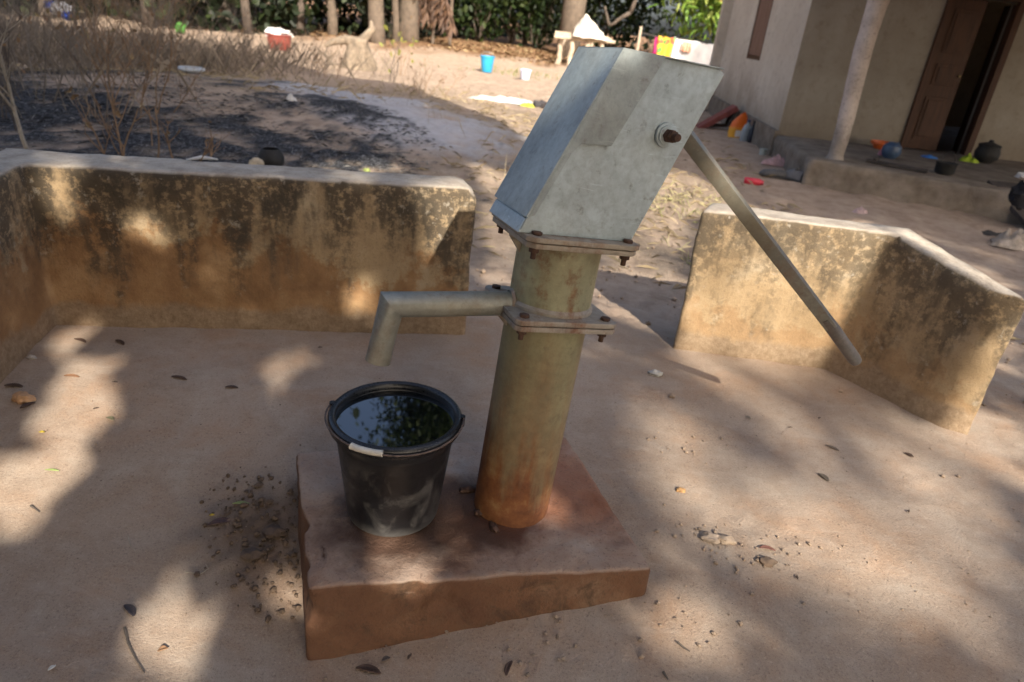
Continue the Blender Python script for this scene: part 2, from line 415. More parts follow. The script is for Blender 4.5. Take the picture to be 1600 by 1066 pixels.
# ------------------------------------------------------------------ block under the pump
t = NT('red_stained_concrete'); z = t.xyz()[2]; up = t.nrm()[2]
n1 = t.noise(4.5, 5, .65, dist=.3); n2 = t.noise(22, 5, .7); n3 = t.noise(140, 3, .7)
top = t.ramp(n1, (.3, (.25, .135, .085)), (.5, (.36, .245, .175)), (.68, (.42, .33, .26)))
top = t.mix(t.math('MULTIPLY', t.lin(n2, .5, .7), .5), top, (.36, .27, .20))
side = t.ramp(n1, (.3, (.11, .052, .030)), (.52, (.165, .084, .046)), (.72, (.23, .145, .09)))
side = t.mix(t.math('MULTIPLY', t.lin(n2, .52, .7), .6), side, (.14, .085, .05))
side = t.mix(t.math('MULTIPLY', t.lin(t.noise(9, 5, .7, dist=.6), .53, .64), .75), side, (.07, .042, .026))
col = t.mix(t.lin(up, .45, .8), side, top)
p_ = t.xyz()
def near_pt(cx, cy, r0, r1):
    dx = t.math('SUBTRACT', p_[0], cx); dy = t.math('SUBTRACT', p_[1], cy)
    q = t.math('SQRT', t.math('ADD', t.math('MULTIPLY', dx, dx), t.math('MULTIPLY', dy, dy)))
    return t.lin(t.math('ADD', q, t.math('MULTIPLY', t.math('SUBTRACT', n1, .5), .22)), r1, r0)
wet = t.math('MAXIMUM', near_pt(-.22, 1.26, .11, .19), t.math('MAXIMUM', near_pt(-.09, 1.36, .07, .15), near_pt(.02, 1.33, .07, .13)))
col = t.mix(t.math('MULTIPLY', wet, .88), col, (.055, .024, .014))
rs = near_pt(.16, 1.46, .10, .24)
col = t.mix(t.math('MULTIPLY', rs, .6), col, (.28, .085, .032))
col = t.mix(t.math('MULTIPLY', t.lin(n3, .55, .7), .45), col, (.10, .06, .04))
n = t.bump(n3, .7, .005); n = t.bump(n2, .28, .010, n)
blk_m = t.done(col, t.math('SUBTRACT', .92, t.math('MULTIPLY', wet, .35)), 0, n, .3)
def chip(u, v_, w_, P):
    e = Vector((0, 0, 0))
    if v_ < .06 and w_ > .6 and .22 < u < .45: e += Vector((.003, .012, -.010))*max(0, fbm(P, 24))
    if u < .05: e += Vector((.018, 0, 0))*max(0, fbm(P, 11)+.1)
    if w_ > .9: e += Vector((0, 0, -.005))*max(0, fbm(P, 26))
    return e
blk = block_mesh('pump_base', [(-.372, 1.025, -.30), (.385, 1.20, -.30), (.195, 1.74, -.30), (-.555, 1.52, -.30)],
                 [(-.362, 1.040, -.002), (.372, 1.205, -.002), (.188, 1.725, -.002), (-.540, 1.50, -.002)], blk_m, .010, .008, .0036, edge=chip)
tag(blk, 'thick red-brown concrete block on which the hand pump and bucket stand', 'concrete block')

# ------------------------------------------------------------------ hand pump
e1 = Vector((.92865547, .36161246, -.08267676)); e2 = Vector((-.36634574, .92905766, -.05140689)); e3 = Vector((.05822211, .07802757, .99524966))
PM = Matrix((e1, e2, e3)).transposed().to_4x4(); PM.translation = (.0301, 1.2151, 0)
_c = Matrix.Translation((0, 0, CAMZ)); PM = _c @ Matrix.Scale(1.131, 4) @ _c.inverted() @ PM; PMI = PM.inverted()   # true size
pump = empty('hand_pump', mat=PM)
tag(pump, 'galvanised steel hand pump with slanted head, side spout and long lever', 'hand pump')

def galv(name, tint, rust, rust_z=None, metal=.35, rough=.5, dirt=.5):
    t = NT(name); z = t.xyz()[2]
    a = t.noise(9, 5, .65); b = t.noise(45, 4, .7); v = t.voro(95, out='Color'); d = t.noise(3.2, 4, .6, dist=.5)
    run = t.noise(15, 5, .65, t.mapped((1, 1, .16)))
    vb = t.n('ShaderNodeRGBToBW'); t.t.links.new(v, vb.inputs[0])
    col = t.mix(t.lin(a, .32, .68), tuple(q*.74 for q in tint), tuple(min(1, q*1.16) for q in tint))
    col = t.mix(t.math('MULTIPLY', vb.outputs[0], .22), col, tuple(q*1.45 for q in tint))
    mo = t.noise(70, 5, .75); col = t.mix(t.math('MULTIPLY', t.lin(mo, .45, .65), .38), col, tuple(q*.55 for q in tint)); sc2 = t.noise(30, 3, .8, t.mapped((.25, 1, 3.5), (.3, .5, .2)), 1.5)
    col = t.mix(t.math('MULTIPLY', t.lin(sc2, .64, .70), .45), col, tuple(min(1, q*1.5) for q in tint))
    col = t.mix(t.math('MULTIPLY', t.lin(d, .5, .75), dirt), col, (.27, .215, .12))
    col = t.mix(t.math('MULTIPLY', t.lin(b, .6, .75), .5), col, (.13, .12, .10))
    rf = t.math('MULTIPLY', t.lin(t.math('ADD', t.math('MULTIPLY', run, .6), t.math('MULTIPLY', b, .4)), .50, .66), rust)
    if rust_z:
        for z0, z1, amt in rust_z:
            g = t.lin(t.math('ADD', z, t.math('MULTIPLY', t.math('SUBTRACT', run, .5), .75)), z1, z0)
            rf = t.math('MAXIMUM', rf, t.math('MULTIPLY', g, amt))
    rc = t.ramp(t.noise(12, 5, .7), (.36, (.11, .034, .013)), (.55, (.22, .085, .028)), (.74, (.34, .20, .085)))
    col = t.mix(rf, col, rc)
    n = t.bump(b, .18, .003); n = t.bump(t.noise(260, 2, .6), .12, .002, n); n = t.bump(a, .12, .01, n)
    rr = t.math('ADD', t.math('MULTIPLY', rf, .3), t.lin(b, .3, .7, rough-.08, rough+.14))
    return t.done(col, rr, t.math('MULTIPLY', t.math('SUBTRACT', 1., rf), metal), n)
m_head = galv('galvanised_grey', (.46, .55, .585), .10, None, .12, .52, .25)
m_cover = galv('galvanised_cover', (.36, .42, .43), .12, None, .12, .50, .35)
m_tank = galv('galvanised_green', (.29, .285, .18), .95, None, .25, .46)
m_pipe = galv('rusting_pipe', (.27, .265, .155), .25, [(.38, .66, .5), (.20, .49, 1.0)], .25, .46)
m_flange = galv('rust_flange', (.34, .30, .25), .8, None, .2, .6)
m_spout = galv('worn_spout', (.29, .30, .27), .40, None, .35, .42)
m_hand = galv('worn_lever', (.20, .20, .175), .35, None, .3, .5)
m_rust = plain('rusty_iron', (.085, .045, .03), .75, .4, 60, .2)
m_grip = galv('polished_steel', (.14, .13, .125), .25, None, .6, .38)
m_dark = plain('dark_inside', (.012, .011, .010), .9)

MB().lathe([(.0825, .085), (.0825, .571)], 64, cap0=True, cap1=True).build('stand_pipe', m_pipe, pump, True)
MB().lathe([(.0815, .5955), (.0815, .7275)], 64, cap0=True, cap1=True).build('water_tank', m_tank, pump, True)
for zc in (.5975, .725):
    MB().lathe([(.0817, zc-.004), (.0868, zc-.0035), (.0868, zc+.0025), (.0817, zc+.008)], 64).build('weld_bead', m_flange, pump, True)
def plate(half, z0, z1, ch):
    h = half; p = [(-h+ch, -h), (h-ch, -h), (h, -h+ch), (h, h-ch), (h-ch, h), (-h+ch, h), (-h, h-ch), (-h, -h+ch)]
    return MB().prism(p, 'z', z0, z1)
plate(.104, .5715, .5815, .010).build('flange_plate', m_flange, pump, True, .0015)
plate(.1045, .5835, .5935, .010).build('flange_plate', m_flange, pump, True, .0015)
plate(.110, .728, .7375, .014).build('flange_plate', m_flange, pump, True, .0015)
plate(.113, .7395, .7490, .014).build('flange_plate', m_flange, pump, True, .0015)
def bolt(x, y, zt, zb):
    hx = lambda r, z0, z1, a: [(r*math.cos(R(60*i+a)), r*math.sin(R(60*i+a))) for i in range(6)]
    m = MB(); an = rnd.uniform(0, 60)
    m.prism([(x+p, y+q) for p, q in hx(.0100, 0, 0, an)], 'z', zt+.0005, zt+.0062)
    m.tube([(x, y, zt), (x, y, zb-.022)], .0052, 10)
    m.prism([(x+p, y+q) for p, q in hx(.0098, 0, 0, an+20)], 'z', zb-.0100, zb-.0005)
    m.build('bolt', m_rust, pump, True, .0012)
for zt, zb, h in ((.5935, .5715, .084), (.7490, .728, .091)):
    for sx in (-1, 1):
        for sy in (-1, 1): bolt(sx*h, sy*h, zt, zb)
for zt, ln in ((.7275, .036), (.571, .030)):
    for an in (180, 0, 90):
        m = MB(); m.prism([(.080, zt), (.106, zt), (.106, zt-.004), (.080, zt-ln)], 'y', -.004, .004)
        o = m.build('gusset', m_flange, pump, True, .001); o.rotation_euler = (0, 0, R(an))
# spout
def hollow(pts, r, n=24, th=.003):
    m = MB(); m.tube(pts, r, n, cap=False); k = len(m.v)
    m.tube(pts, r-th, n, cap=False); q = len(pts)
    for j in range(n):
        a_, b_ = (q-1)*n+j, (q-1)*n+(j+1) % n; m.f.append((a_, b_, k+b_, k+a_))
    return m
hollow([(-.070, 0, .5915), (-.3125, 0, .5775), (-.3265, 0, .464)], .0240).build('spout', m_spout, pump, True, angle=30)
o = MB().lathe([(.0243, -.004), (.0285, 0), (.0243, .005)], 32).build('spout_weld', m_flange, pump, True)
o.rotation_euler = (0, R(-90), 0); o.location = (-.0815, 0, .5921)
# head: slanted box of plates, open at the lever side
XB0, XB1, XT0, XT1, ZB, ZT = -.122, .100, .006, .213, .7495, 1.066
def xl(z): return XB0+(XT0-XB0)*(z-ZB)/(ZT-ZB)
def xr(z): return XB1+(XT1-XB1)*(z-ZB)/(ZT-ZB)
HW = .084
face = [(XB0, ZB), (XB1, ZB), (xr(ZT-.018), ZT-.018), (xr(ZT)-.002, ZT-.006), (xr(ZT)-.014, ZT), (XT0, ZT)]
hb = MB()
hb.prism(face, 'y', -HW, -HW+.004); hb.prism(face, 'y', HW-.004, HW)
hb.prism([(XB0, ZB), (XB0+.005, ZB), (XT0+.005, ZT-.003), (XT0, ZT-.003)], 'y', -HW+.004, HW-.004)
hb.prism([(XT0+.005, ZT-.004), (xr(ZT)-.015, ZT-.004), (xr(ZT)-.015, ZT), (XT0+.005, ZT)], 'y', -HW+.004, HW-.004)
zc = .955
hb.prism([(xr(zc)-.004, zc), (xr(zc), zc), (xr(ZT-.018), ZT-.018), (xr(ZT-.018)-.004, ZT-.018)], 'y', -HW+.004, HW-.004)
head = hb.build('pump_head', m_head, pump, True, .0012)
# folded front cover: left side, plus strips down both faces
cv = MB(); T = .0028; Z0 = .778
def off(z, d): return xl(z)+d
cv.prism([(off(Z0, -T-.003), Z0), (off(Z0, -.0005), Z0), (off(ZT, -.0005), ZT+.001), (off(ZT, -T), ZT+.0015)], 'y', -HW-.0058, HW+.0058)
zs_ = .914
for y0, y1 in ((-HW-.0058, -HW-.0026), (HW+.0026, HW+.0058)):
    cv.prism([(off(Z0, -.0006), Z0), (off(Z0, .010), Z0+.004), (off(zs_-.02, .011), zs_-.02), (off(zs_-.004, .020), zs_-.003), (off(zs_, .074), zs_), (off(ZT, .079), ZT+.001), (off(ZT, -.0006), ZT+.001)], 'y', y0, y1)
cv.prism([(XT0-T, ZT+.0004), (xr(ZT)-.010, ZT+.0004), (xr(ZT)-.010, ZT+.0028), (XT0-T, ZT+.0028)], 'y', -HW-.0058, HW+.0058)
cv.build('front_cover', m_cover, pump, True, .0010)
MB().prism([(XB0-.0020, ZB), (XB0-.0004, ZB), (off(Z0-.004, -.0004), Z0-.004), (off(Z0-.004, -.002), Z0-.004)], 'y', -HW+.001, HW-.001).build('lower_lip', m_head, pump, True, .0006)
# axle
ax_ = MB(); AX = (.121, .945)
def disc(r, y0, y1, n=28): 
    return [(AX[0]+r*math.cos(2*math.pi*i/n), AX[1]+r*math.sin(2*math.pi*i/n)) for i in range(n)], y0, y1
for sy in (-1, 1):
    bs = MB()
    for r, y0, y1 in ((.0215, .0005, .007), (.0175, .007, .011)):
        p, a_, b_ = disc(r, sy*(HW+y0), sy*(HW+y1)); bs.prism(p, 'y', min(a_, b_), max(a_, b_))
    boss = bs.build('axle_boss', m_head, pump, True, .0012)
    nb = MB()
    for r, y0, y1, n_ in ((.0122, .0112, .0225, 6), (.0105, .0227, .031, 6), (.0068, .0222, .043, 14)):
        p, a_, b_ = disc(r, sy*(HW+y0), sy*(HW+y1), n_); nb.prism(p, 'y', min(a_, b_), max(a_, b_))
    nb.build('axle_nut', m_rust, boss, True, .0012)
MB().tube([(AX[0], -HW+.003, AX[1]), (AX[0], HW-.003, AX[1])], .012, 16).build('axle', m_rust, pump, True)
# lever: square bar from inside the head down to a worn round grip
P0 = Vector((.235, 0, .934)); P1 = Vector((.737, 0, .576)); P2 = Vector((.864, 0, .4815)); dv = (P1-P0).normalized(); nv = Vector((-dv.z, 0, dv.x)).normalized()*-1
if nv.z < 0: nv = -nv
hd = MB(); A0 = P0-dv*.13; hw = .0135
qv = dv.cross(nv); ca_, sa_ = math.cos(R(33)), math.sin(R(33)); ysg = 1 if qv.y > 0 else -1; qv = qv*ysg
N1 = nv*ca_-qv*sa_; Q1 = qv*ca_+nv*sa_; hw = .0140
c4 = lambda C, s_: [C+N1*hw*s_*a_+Q1*hw*s_*b_ for a_, b_ in ((-1, -1), (1, -1), (1, 1), (-1, 1))]
hd.add(c4(A0, 1)+c4(P1+dv*.005, .95), [(3, 2, 1, 0), (4, 5, 6, 7)]+[(i, (i+1) % 4, 4+(i+1) % 4, 4+i) for i in range(4)])
lev = hd.build('lever', m_hand, pump, True, .002)
MB().tube([P1-dv*.03, P1+dv*.02, P2-dv*.012, P2], [.0150, .0160, .0160, .0140], 18).build('grip', m_grip, lev, True)
q = MB(); q.prism([(AX[0]-.035, AX[1]-.03), (AX[0]+.03, AX[1]-.03), (AX[0]+.055, AX[1]+.02), (AX[0]+.03, AX[1]+.075), (AX[0]-.02, AX[1]+.085)], 'y', -.013, .013)
q.build('lever_head', m_rust, pump, True, .002)
# rusted feet of the stand at the block
for pts in (((-.066, 1.415, .001, .026, .013, .008),), ((.006, 1.284, -.001, .010, .020, .008), (-.030, 1.330, .0, .017, .010, .006))):
    ft = MB()
    for k, q in enumerate(pts): ft.blob(PMI @ Vector(q[:3]), [v/1.131 for v in q[3:]], .3, 2.2, 10, 4+k+len(pts))
    ft.build('foot', m_rust, pump, True, angle=180)

# ------------------------------------------------------------------ bucket and water
t = NT('black_plastic'); z = t.xyz()[2]
a = t.noise(13, 6, .7, dist=.8); b = t.noise(60, 4, .7); sc_ = t.noise(22, 6, .75, t.mapped((1, 1, 3.2), (0, .3, 0)), 1.2)
dust = t.math('ADD', t.math('MULTIPLY', t.lin(a, .48, .68), .48), t.math('MULTIPLY', t.lin(sc_, .64, .70), .45), True)
dust = t.math('MAXIMUM', dust, t.math('MULTIPLY', t.lin(t.math('ADD', z, t.math('MULTIPLY', a, .05)), .055, .018), .55))
dust = t.math('MULTIPLY', dust, t.lin(z, .215, .17))
col = t.mix(dust, (.014, .0145, .017), (.21, .20, .185))
bk_m = t.done(col, t.math('ADD', t.lin(b, .3, .7, .30, .44), t.math('MULTIPLY', dust, .4), True), 0, t.bump(b, .1, .002))
bk_d = plain('black_plastic_rim', (.013, .014, .017), .33, .2, 30, 0, .08)
BK = Vector((-.241, 1.309, .001)); bucket = empty('bucket', BK, .6)
tag(bucket, 'black plastic bucket full of water under the spout', 'bucket')
MB().lathe([(.001, .006), (.096, .006), (.101, .0), (.1055, .004), (.108, .012), (.131, .213), (.1335, .216), (.1350, .253), (.133, .256), (.131, .253), (.128, .213), (.104, .016), (.001, .014)], 72).build('bucket_body', bk_m, bucket, True, angle=50)
MB().lathe([(.1352, .244), (.1440, .243), (.1485, .246), (.1500, .255), (.1490, .265), (.1440, .271), (.1375, .271), (.1320, .266), (.1310, .256), (.1330, .248), (.1352, .244)], 72).build('bucket_rim', bk_d, bucket, True, angle=80)
for an in (R(140), R(-28)):
    m = MB(); c = Vector((.1485*math.cos(an), .1485*math.sin(an), .258)); m.tube([c-Vector((0, 0, .014)), c+Vector((0, 0, .012))], [.0065, .0075], 10)
    o = m.build('handle_ear', bk_d, bucket, True)
m = MB(); pts_ = []
for i in range(41):
    s_ = i/40; an = R(140+192*s_); sag = math.sin(math.pi*s_)
    pts_.append((math.cos(an)*(.1525+.003*sag), math.sin(an)*(.1525+.003*sag), .264+.0035*math.sin(7*s_)))
m.tube(pts_, .0022, 8); wire = m.build('handle_wire', plain('rusty_wire', (.14, .10, .08), .6, .4, 80, .4), bucket, True)
m = MB(); gp = []
for i in range(13):
    an = R(211+26*i/12); gp.append((math.cos(an)*.1550, math.sin(an)*.1550, .2660))
m.tube(gp, [.0078]+[.0070]*11+[.0078], 12); m.build('grip', plain('dirty_white_plastic', (.62, .58, .50), .5, .15, 40, 0, .1), wire, True)
t = NT('water'); t.b.inputs['IOR'].default_value = 2.1
n = t.bump(t.noise(7, 2, .5), .02, .01)
wat_m = t.done((.004, .005, .006), .02, 0, n, .5)
m = MB(); prof = [(.0001, .2515)]+[(.1305*i/6, .2515) for i in range(1, 7)]
m.lathe(prof, 64, c=BK); wat = m.build('water', wat_m, None, True)
tag(wat, 'still dark water filling the black bucket nearly to the rim', 'water')
# ------------------------------------------------------------------ house
def gzs(x, y): return float(gz(x, y))
t = NT('house_plaster'); a = t.noise(1.1, 6, .62); b = t.noise(9, 5, .7); c = t.noise(70, 3, .7); z = t.xyz()[2]
col = t.ramp(a, (.3, (.50, .44, .365)), (.55, (.58, .53, .45)), (.75, (.64, .60, .52)))
col = t.mix(t.math('MULTIPLY', t.lin(b, .52, .72), .45), col, (.25, .20, .145))
dirt = t.lin(t.math('ADD', z, t.math('MULTIPLY', t.math('SUBTRACT', t.noise(3, 5, .7), .5), .9)), .75, .2)
col = t.mix(t.math('MULTIPLY', dirt, .5), col, (.21, .155, .10))
house_m = t.done(col, .92, 0, t.bump(c, .35, .006, t.bump(b, .4, .02)), .2)
t = NT('old_cement'); a = t.noise(5, 6, .7); b = t.noise(40, 4, .7)
col = t.ramp(a, (.28, (.12, .095, .07)), (.5, (.23, .19, .15)), (.72, (.33, .285, .235)))
col = t.mix(t.math('MULTIPLY', t.lin(b, .52, .7), .5), col, (.08, .065, .05))
cem_m = t.done(col, .93, 0, t.bump(b, .6, .012, t.bump(a, .4, .02)), .2)
t = NT('old_door_wood'); a = t.noise(5, 6, .7, t.mapped((6, 6, .7))); b = t.noise(40, 4, .7, t.mapped((3, 3, .3)))
col = t.ramp(a, (.3, (.035, .015, .009)), (.6, (.075, .032, .017)), (.8, (.12, .06, .033)))
door_m = t.done(col, .6, 0, t.bump(b, .3, .004), .3)
t = NT('shutter_wood'); a = t.noise(5, 6, .7, t.mapped((5, 5, .6)))
shut_m = t.done(t.ramp(a, (.3, (.15, .085, .06)), (.7, (.26, .16, .12))), .75, 0, t.bump(a, .3, .006), .3)

hm2 = t
t = NT('porch_plaster'); a = t.noise(1.6, 6, .65); b = t.noise(9, 5, .7); c = t.noise(70, 3, .7); z = t.xyz()[2]  # darker copy of the house plaster, porch shade put into the colour
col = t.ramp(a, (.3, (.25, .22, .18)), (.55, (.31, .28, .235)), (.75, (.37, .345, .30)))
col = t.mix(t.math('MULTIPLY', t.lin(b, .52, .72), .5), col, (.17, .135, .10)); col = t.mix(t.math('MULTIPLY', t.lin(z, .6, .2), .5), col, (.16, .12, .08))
porch_shade_m = t.done(col, .92, 0, t.bump(c, .4, .006, t.bump(b, .5, .02)), .2)
H = empty('house', (2.94, 8.75, 0)); H_i = Matrix.Translation((-2.94, -8.75, 0))
tag(H, 'unpainted grey-beige plastered house with open dark doorway and porch', 'house')
def hp(mb, name, mat, parent=None, bevel=0, smooth=False):
    mb.v = [(v[0]-2.94, v[1]-8.75, v[2]) for v in mb.v]
    return mb.build(name, mat, parent or H, smooth, bevel)
HT = 2.75; FW = .18
wxl = lambda y: 2.94+(y-8.75)*.057
W0, W1, WZ0, WZ1 = 10.58, 11.50, .92, 2.0
m = MB()
def seg(y0, y1, z0, z1): m.prism([(wxl(y0), y0), (wxl(y0)+FW, y0), (wxl(y1)+FW, y1), (wxl(y1), y1)], 'z', z0, z1)
seg(8.75, W0, -.05, HT); seg(W1, 13.7, -.05, HT); seg(W0, W1, -.05, WZ0); seg(W0, W1, WZ1, HT)
hp(m, 'wall', house_m); m = MB()
DX0, DX1, DZ0, DZ1 = 4.46, 5.24, .15, 1.83
def fseg(x0, x1, z0, z1): m.box(((x0+x1)/2, 8.75+FW/2, (z0+z1)/2), (x1-x0, FW, z1-z0))
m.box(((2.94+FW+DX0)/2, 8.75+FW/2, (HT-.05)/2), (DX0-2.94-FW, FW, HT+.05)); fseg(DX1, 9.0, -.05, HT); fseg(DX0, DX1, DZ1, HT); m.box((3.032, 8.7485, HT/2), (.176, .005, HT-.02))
hp(m, 'porch_wall', porch_shade_m)
m = MB(); m.box((5.5, 13.6, 1.3), (4.9, .15, 2.7)); m.box((8.9, 11, 1.3), (.15, 5, 2.7)); hp(m, 'rear_wall', house_m)
m = MB(); m.prism([(8.78, 2.70), (11.2, 3.55), (13.68, 2.70)], 'x', 2.99, 3.12); hp(m, 'gable', house_m); m = MB(); m.prism([(8.78, 2.70), (11.2, 3.55), (13.68, 2.70)], 'x', 8.85, 8.97); hp(m, 'gable', house_m)
m = MB(); m.box((6.0, 11.2, .10), (5.6, 4.5, .06)); hp(m, 'inner_floor', cem_m)
# plinth along the side and at the corner
m = MB(); ys_ = np.linspace(8.70, 13.75, 30)
for y0, y1 in zip(ys_[:-1], ys_[1:]):
    w0, w1 = [.055+.012*fbm((y, 0, 3), 3) for y in (y0, y1)]
    m.prism([(wxl(y0)-w0, y0), (wxl(y0)+.02, y0), (wxl(y1)+.02, y1), (wxl(y1)-w1, y1)], 'z', -.4, .205)
hp(m, 'plinth', cem_m)
# shutter in the window of the side wall
m = MB(); m.prism([(wxl(W0)+.05, W0), (wxl(W0)+.09, W0), (wxl(W1)+.09, W1), (wxl(W1)+.05, W1)], 'z', WZ0, WZ1); shx = hp(m, 'window_shutter', shut_m)
m = MB()
for y0, y1 in ((W0+.012, W0+.07), (W1-.07, W1-.012)):
    m.prism([(wxl(y0)+.004, y0), (wxl(y0)+.066, y0), (wxl(y1)+.066, y1), (wxl(y1)+.004, y1)], 'z', WZ0+.002, WZ1-.002)
m.prism([(wxl(W0+.07)+.006, W0+.072), (wxl(W0)+.066, W0+.072), (wxl(W1)+.066, W1-.072), (wxl(W1)+.006, W1-.072)], 'z', WZ0+.003, WZ0+.05)
hp(m, 'window_frame', door_m, shx)
for k in range(3):
    m = MB(); y0 = W0+.08+k*.255; y1 = y0+.25
    m.prism([(wxl(y0)+.008, y0), (wxl(y0)+.046, y0), (wxl(y1)+.046, y1), (wxl(y1)+.008, y1)], 'z', WZ0+.06, WZ1-.01)
    hp(m, 'shutter_board', shut_m, shx)
# door: one leaf shut, the other open
m = MB(); LX0, LX1 = DX0+.02, 4.895
m.box(((LX0+LX1)/2, 8.80, (DZ0+DZ1)/2), (LX1-LX0-.006, .035, DZ1-DZ0-.03)); leaf = hp(m, 'door', door_m, None, .004)
for z0, z1 in ((DZ0+.13, DZ0+.62), (DZ0+.75, DZ0+.98), (DZ0+1.10, DZ1-.12)):
    m = MB(); m.box(((LX0+LX1)/2, 8.779, (z0+z1)/2), (LX1-LX0-.16, .014, z1-z0)); m.box(((LX0+LX1)/2, 8.770, (z0+z1)/2), (LX1-LX0-.23, .012, z1-z0-.07))
    hp(m, 'door_panel', door_m, leaf, .005)
m = MB(); m.blob((LX1-.04, 8.765, 1.02), (.018, .018, .018), 0, seg=6); hp(m, 'door_knob', plain('brass', (.35, .28, .14), .4, metal=.8), leaf, 0, True)
m = MB(); m.box((DX0-.012, 8.742, (DZ0+DZ1)/2), (.055, .06, DZ1-DZ0)); m.box((DX1+.005, 8.742, (DZ0+DZ1)/2), (.075, .06, DZ1-DZ0)); m.box(((DX0+DX1)/2, 8.742, DZ1+.03), (DX1-DX0+.13, .062, .062))
hp(m, 'door_frame', door_m, None, .004)
m = MB(); m.prism([(DX1-.02, 8.80), (DX1+.015, 8.80), (DX1+.10, 9.16), (DX1+.065, 9.165)], 'z', DZ0+.01, DZ1-.02); hp(m, 'door', door_m)
# porch slab with a broken edge
pp = [(2.905, 8.735), (2.725, 6.985), (3.42, 6.655), (4.08, 6.315), (4.9, 5.93), (9.0, 4.3), (9.0, 8.735)]
top_e = []
for a_, b_ in zip(pp[:-2], pp[1:-1]):
    L_ = math.dist(a_, b_); k = max(2, int(L_/.05))
    for i in range(k):
        q_ = Vector((*a_, 0)).lerp(Vector((*b_, 0)), i/k); top_e.append(q_)
vs = []; nE = len(top_e)
def jig(q_, am, s_): return Vector((fbm((q_.x, q_.y, s_), 5), fbm((q_.x+9, q_.y, s_), 5), .4*fbm((q_.x, q_.y+4, s_), 6)))*am
lay = ((-.45, -.03, .03), (-.16, -.01, .03), (-.02, .0, .028), (.08, .0, .03), (.135, .012, .022), (.152, .035, .012), (.155, .10, .004), (.156, .25, .004))
cx_ = Vector((6, 8, 0))
for z_, ins, am in lay:
    for q_ in top_e:
        dd = (cx_-q_); dd.z = 0; dd.normalize(); p_2 = q_+dd*ins+jig(q_+Vector((0, 0, z_)), am, z_*3); vs.append((p_2.x, p_2.y, z_+jig(q_, am, 7).z))
m = MB(); m.add(vs, [(l*nE+j, l*nE+j+1, (l+1)*nE+j+1, (l+1)*nE+j) for l in range(len(lay)-1) for j in range(nE-1)])
lo_ = (len(lay)-1)*nE
n0_ = len(m.v); m.v += [(9, 4.5, .156), (9, 8.74, .156), (2.95, 8.74, .156)]
m.f.append(tuple(range(lo_, lo_+nE))+(n0_, n0_+1, n0_+2))
slab = hp(m, 'porch_slab', cem_m)
for f in slab.data.polygons: f.use_smooth = len(f.vertices) == 4
# porch post
m = MB(); prof = []
for i in range(60):
    s_ = i/59; z_ = .14+s_*1.62
    r_ = .072+.018*s_+(.030 if s_ < .03 else 0)*(1-s_/.03)+(.06*((s_-.88)/.12)**1.2 if s_ > .88 else 0)+.006*fbm((0, 0, z_*4), 1)
    prof.append((r_, z_))
m.lathe(prof, 28, (0, 0, 0), lambda t_, z_: .05*fbm((math.cos(t_), math.sin(t_), z_*3), 1.5))
m.v = [(v[0]+3.02-.018*(v[2]-.14)/1.4+.012*math.sin(v[2]*4), v[1]+7.15, v[2]) for v in m.v]
t = NT('rough_post'); a = t.noise(7, 6, .7); b = t.noise(45, 4, .7); z = t.xyz()[2]
col = t.ramp(a, (.3, (.40, .34, .30)), (.55, (.56, .49, .44)), (.75, (.66, .58, .52)))
col = t.mix(t.math('MULTIPLY', t.lin(b, .55, .7), .6), col, (.11, .09, .07)); col = t.mix(t.math('MULTIPLY', t.lin(t.math('ADD', z, t.math('MULTIPLY', a, .5)), .85, .6), .6), col, (.14, .12, .10))
post_m = t.done(col, .9, 0, t.bump(b, .6, .01), .2)
hp(m, 'porch_post', post_m, None, 0, True)
m = MB(); m.box((2.97, 7.15, 1.81), (.36, .30, .12)); hp(m, 'post_capital', post_m, None, .02)
m = MB(); m.prism([(2.87, 1.87), (8.9, 1.87), (8.9, 2.1), (2.87, 2.1)], 'y', 7.03, 7.27); hp(m, 'porch_beam', cem_m)
m = MB(); m.prism([(5.1, 2.02), (8.75, 2.76), (11.2, 3.6), (13.9, 2.76), (13.9, 2.80), (11.2, 3.65), (8.75, 2.81), (5.1, 2.06)], 'x', 2.86, 9.3)
hp(m, 'roof', plain('rusted_sheet_roof', (.22, .14, .10), .7, .3, 3, .2))

# ------------------------------------------------------------------ small things lying about
def PL(n, c, r=.6, v=.12, **k): return plain(n, c, r, v, **k)
def cloth(name, pts, mat, label, cat, h=.10, seed=0, n=26, fold=8, group=None):
    """crumpled cloth: soft heap over an outline with thickness"""
    c = sum((Vector(p) for p in pts), Vector((0, 0, 0)))/len(pts); m = MB(); vs = []
    pl = [Vector(p)-c for p in pts]; k = len(pl)
    for i in range(n+1):
        for j in range(3*k):
            a_ = pl[(j//3) % k].lerp(pl[(j//3+1) % k], (j % 3)/3)*(i/n)
            q_ = c+a_; f_ = abs(fbm((q_.x*1.0+seed, q_.y, seed), fold, 3))
            vs.append((q_.x, q_.y, q_.z+(h*(1-(i/n)**2)*.55+h*1.1*f_*(1-(i/n)**4))+.004))
    kk = 3*k
    m.add(vs, [(i*kk+j, i*kk+(j+1) % kk, (i+1)*kk+(j+1) % kk, (i+1)*kk+j) for i in range(n) for j in range(kk)])
    o_ = m.build(name, mat, None, True, angle=180); tag(o_, label, cat, group); return o_
def pxheap(name, px, hw_, hd_, mat, label, cat, h, seed=0, z=None, group=None):
    c = at(*px, z) if z is not None else at(*px)
    pts = []
    for i in range(9):
        an = 2*math.pi*i/9; r_ = 1+.35*math.sin(3.1*an+seed)*rnd.uniform(.4, 1)
        x_, y_ = c.x+hw_*r_*math.cos(an), c.y+hd_*r_*math.sin(an); pts.append((x_, y_, z if z is not None else gzs(x_, y_)))
    return cloth(name, pts, mat, label, cat, h, seed, 14, 60*.1/max(hw_, .03)*.35, group)
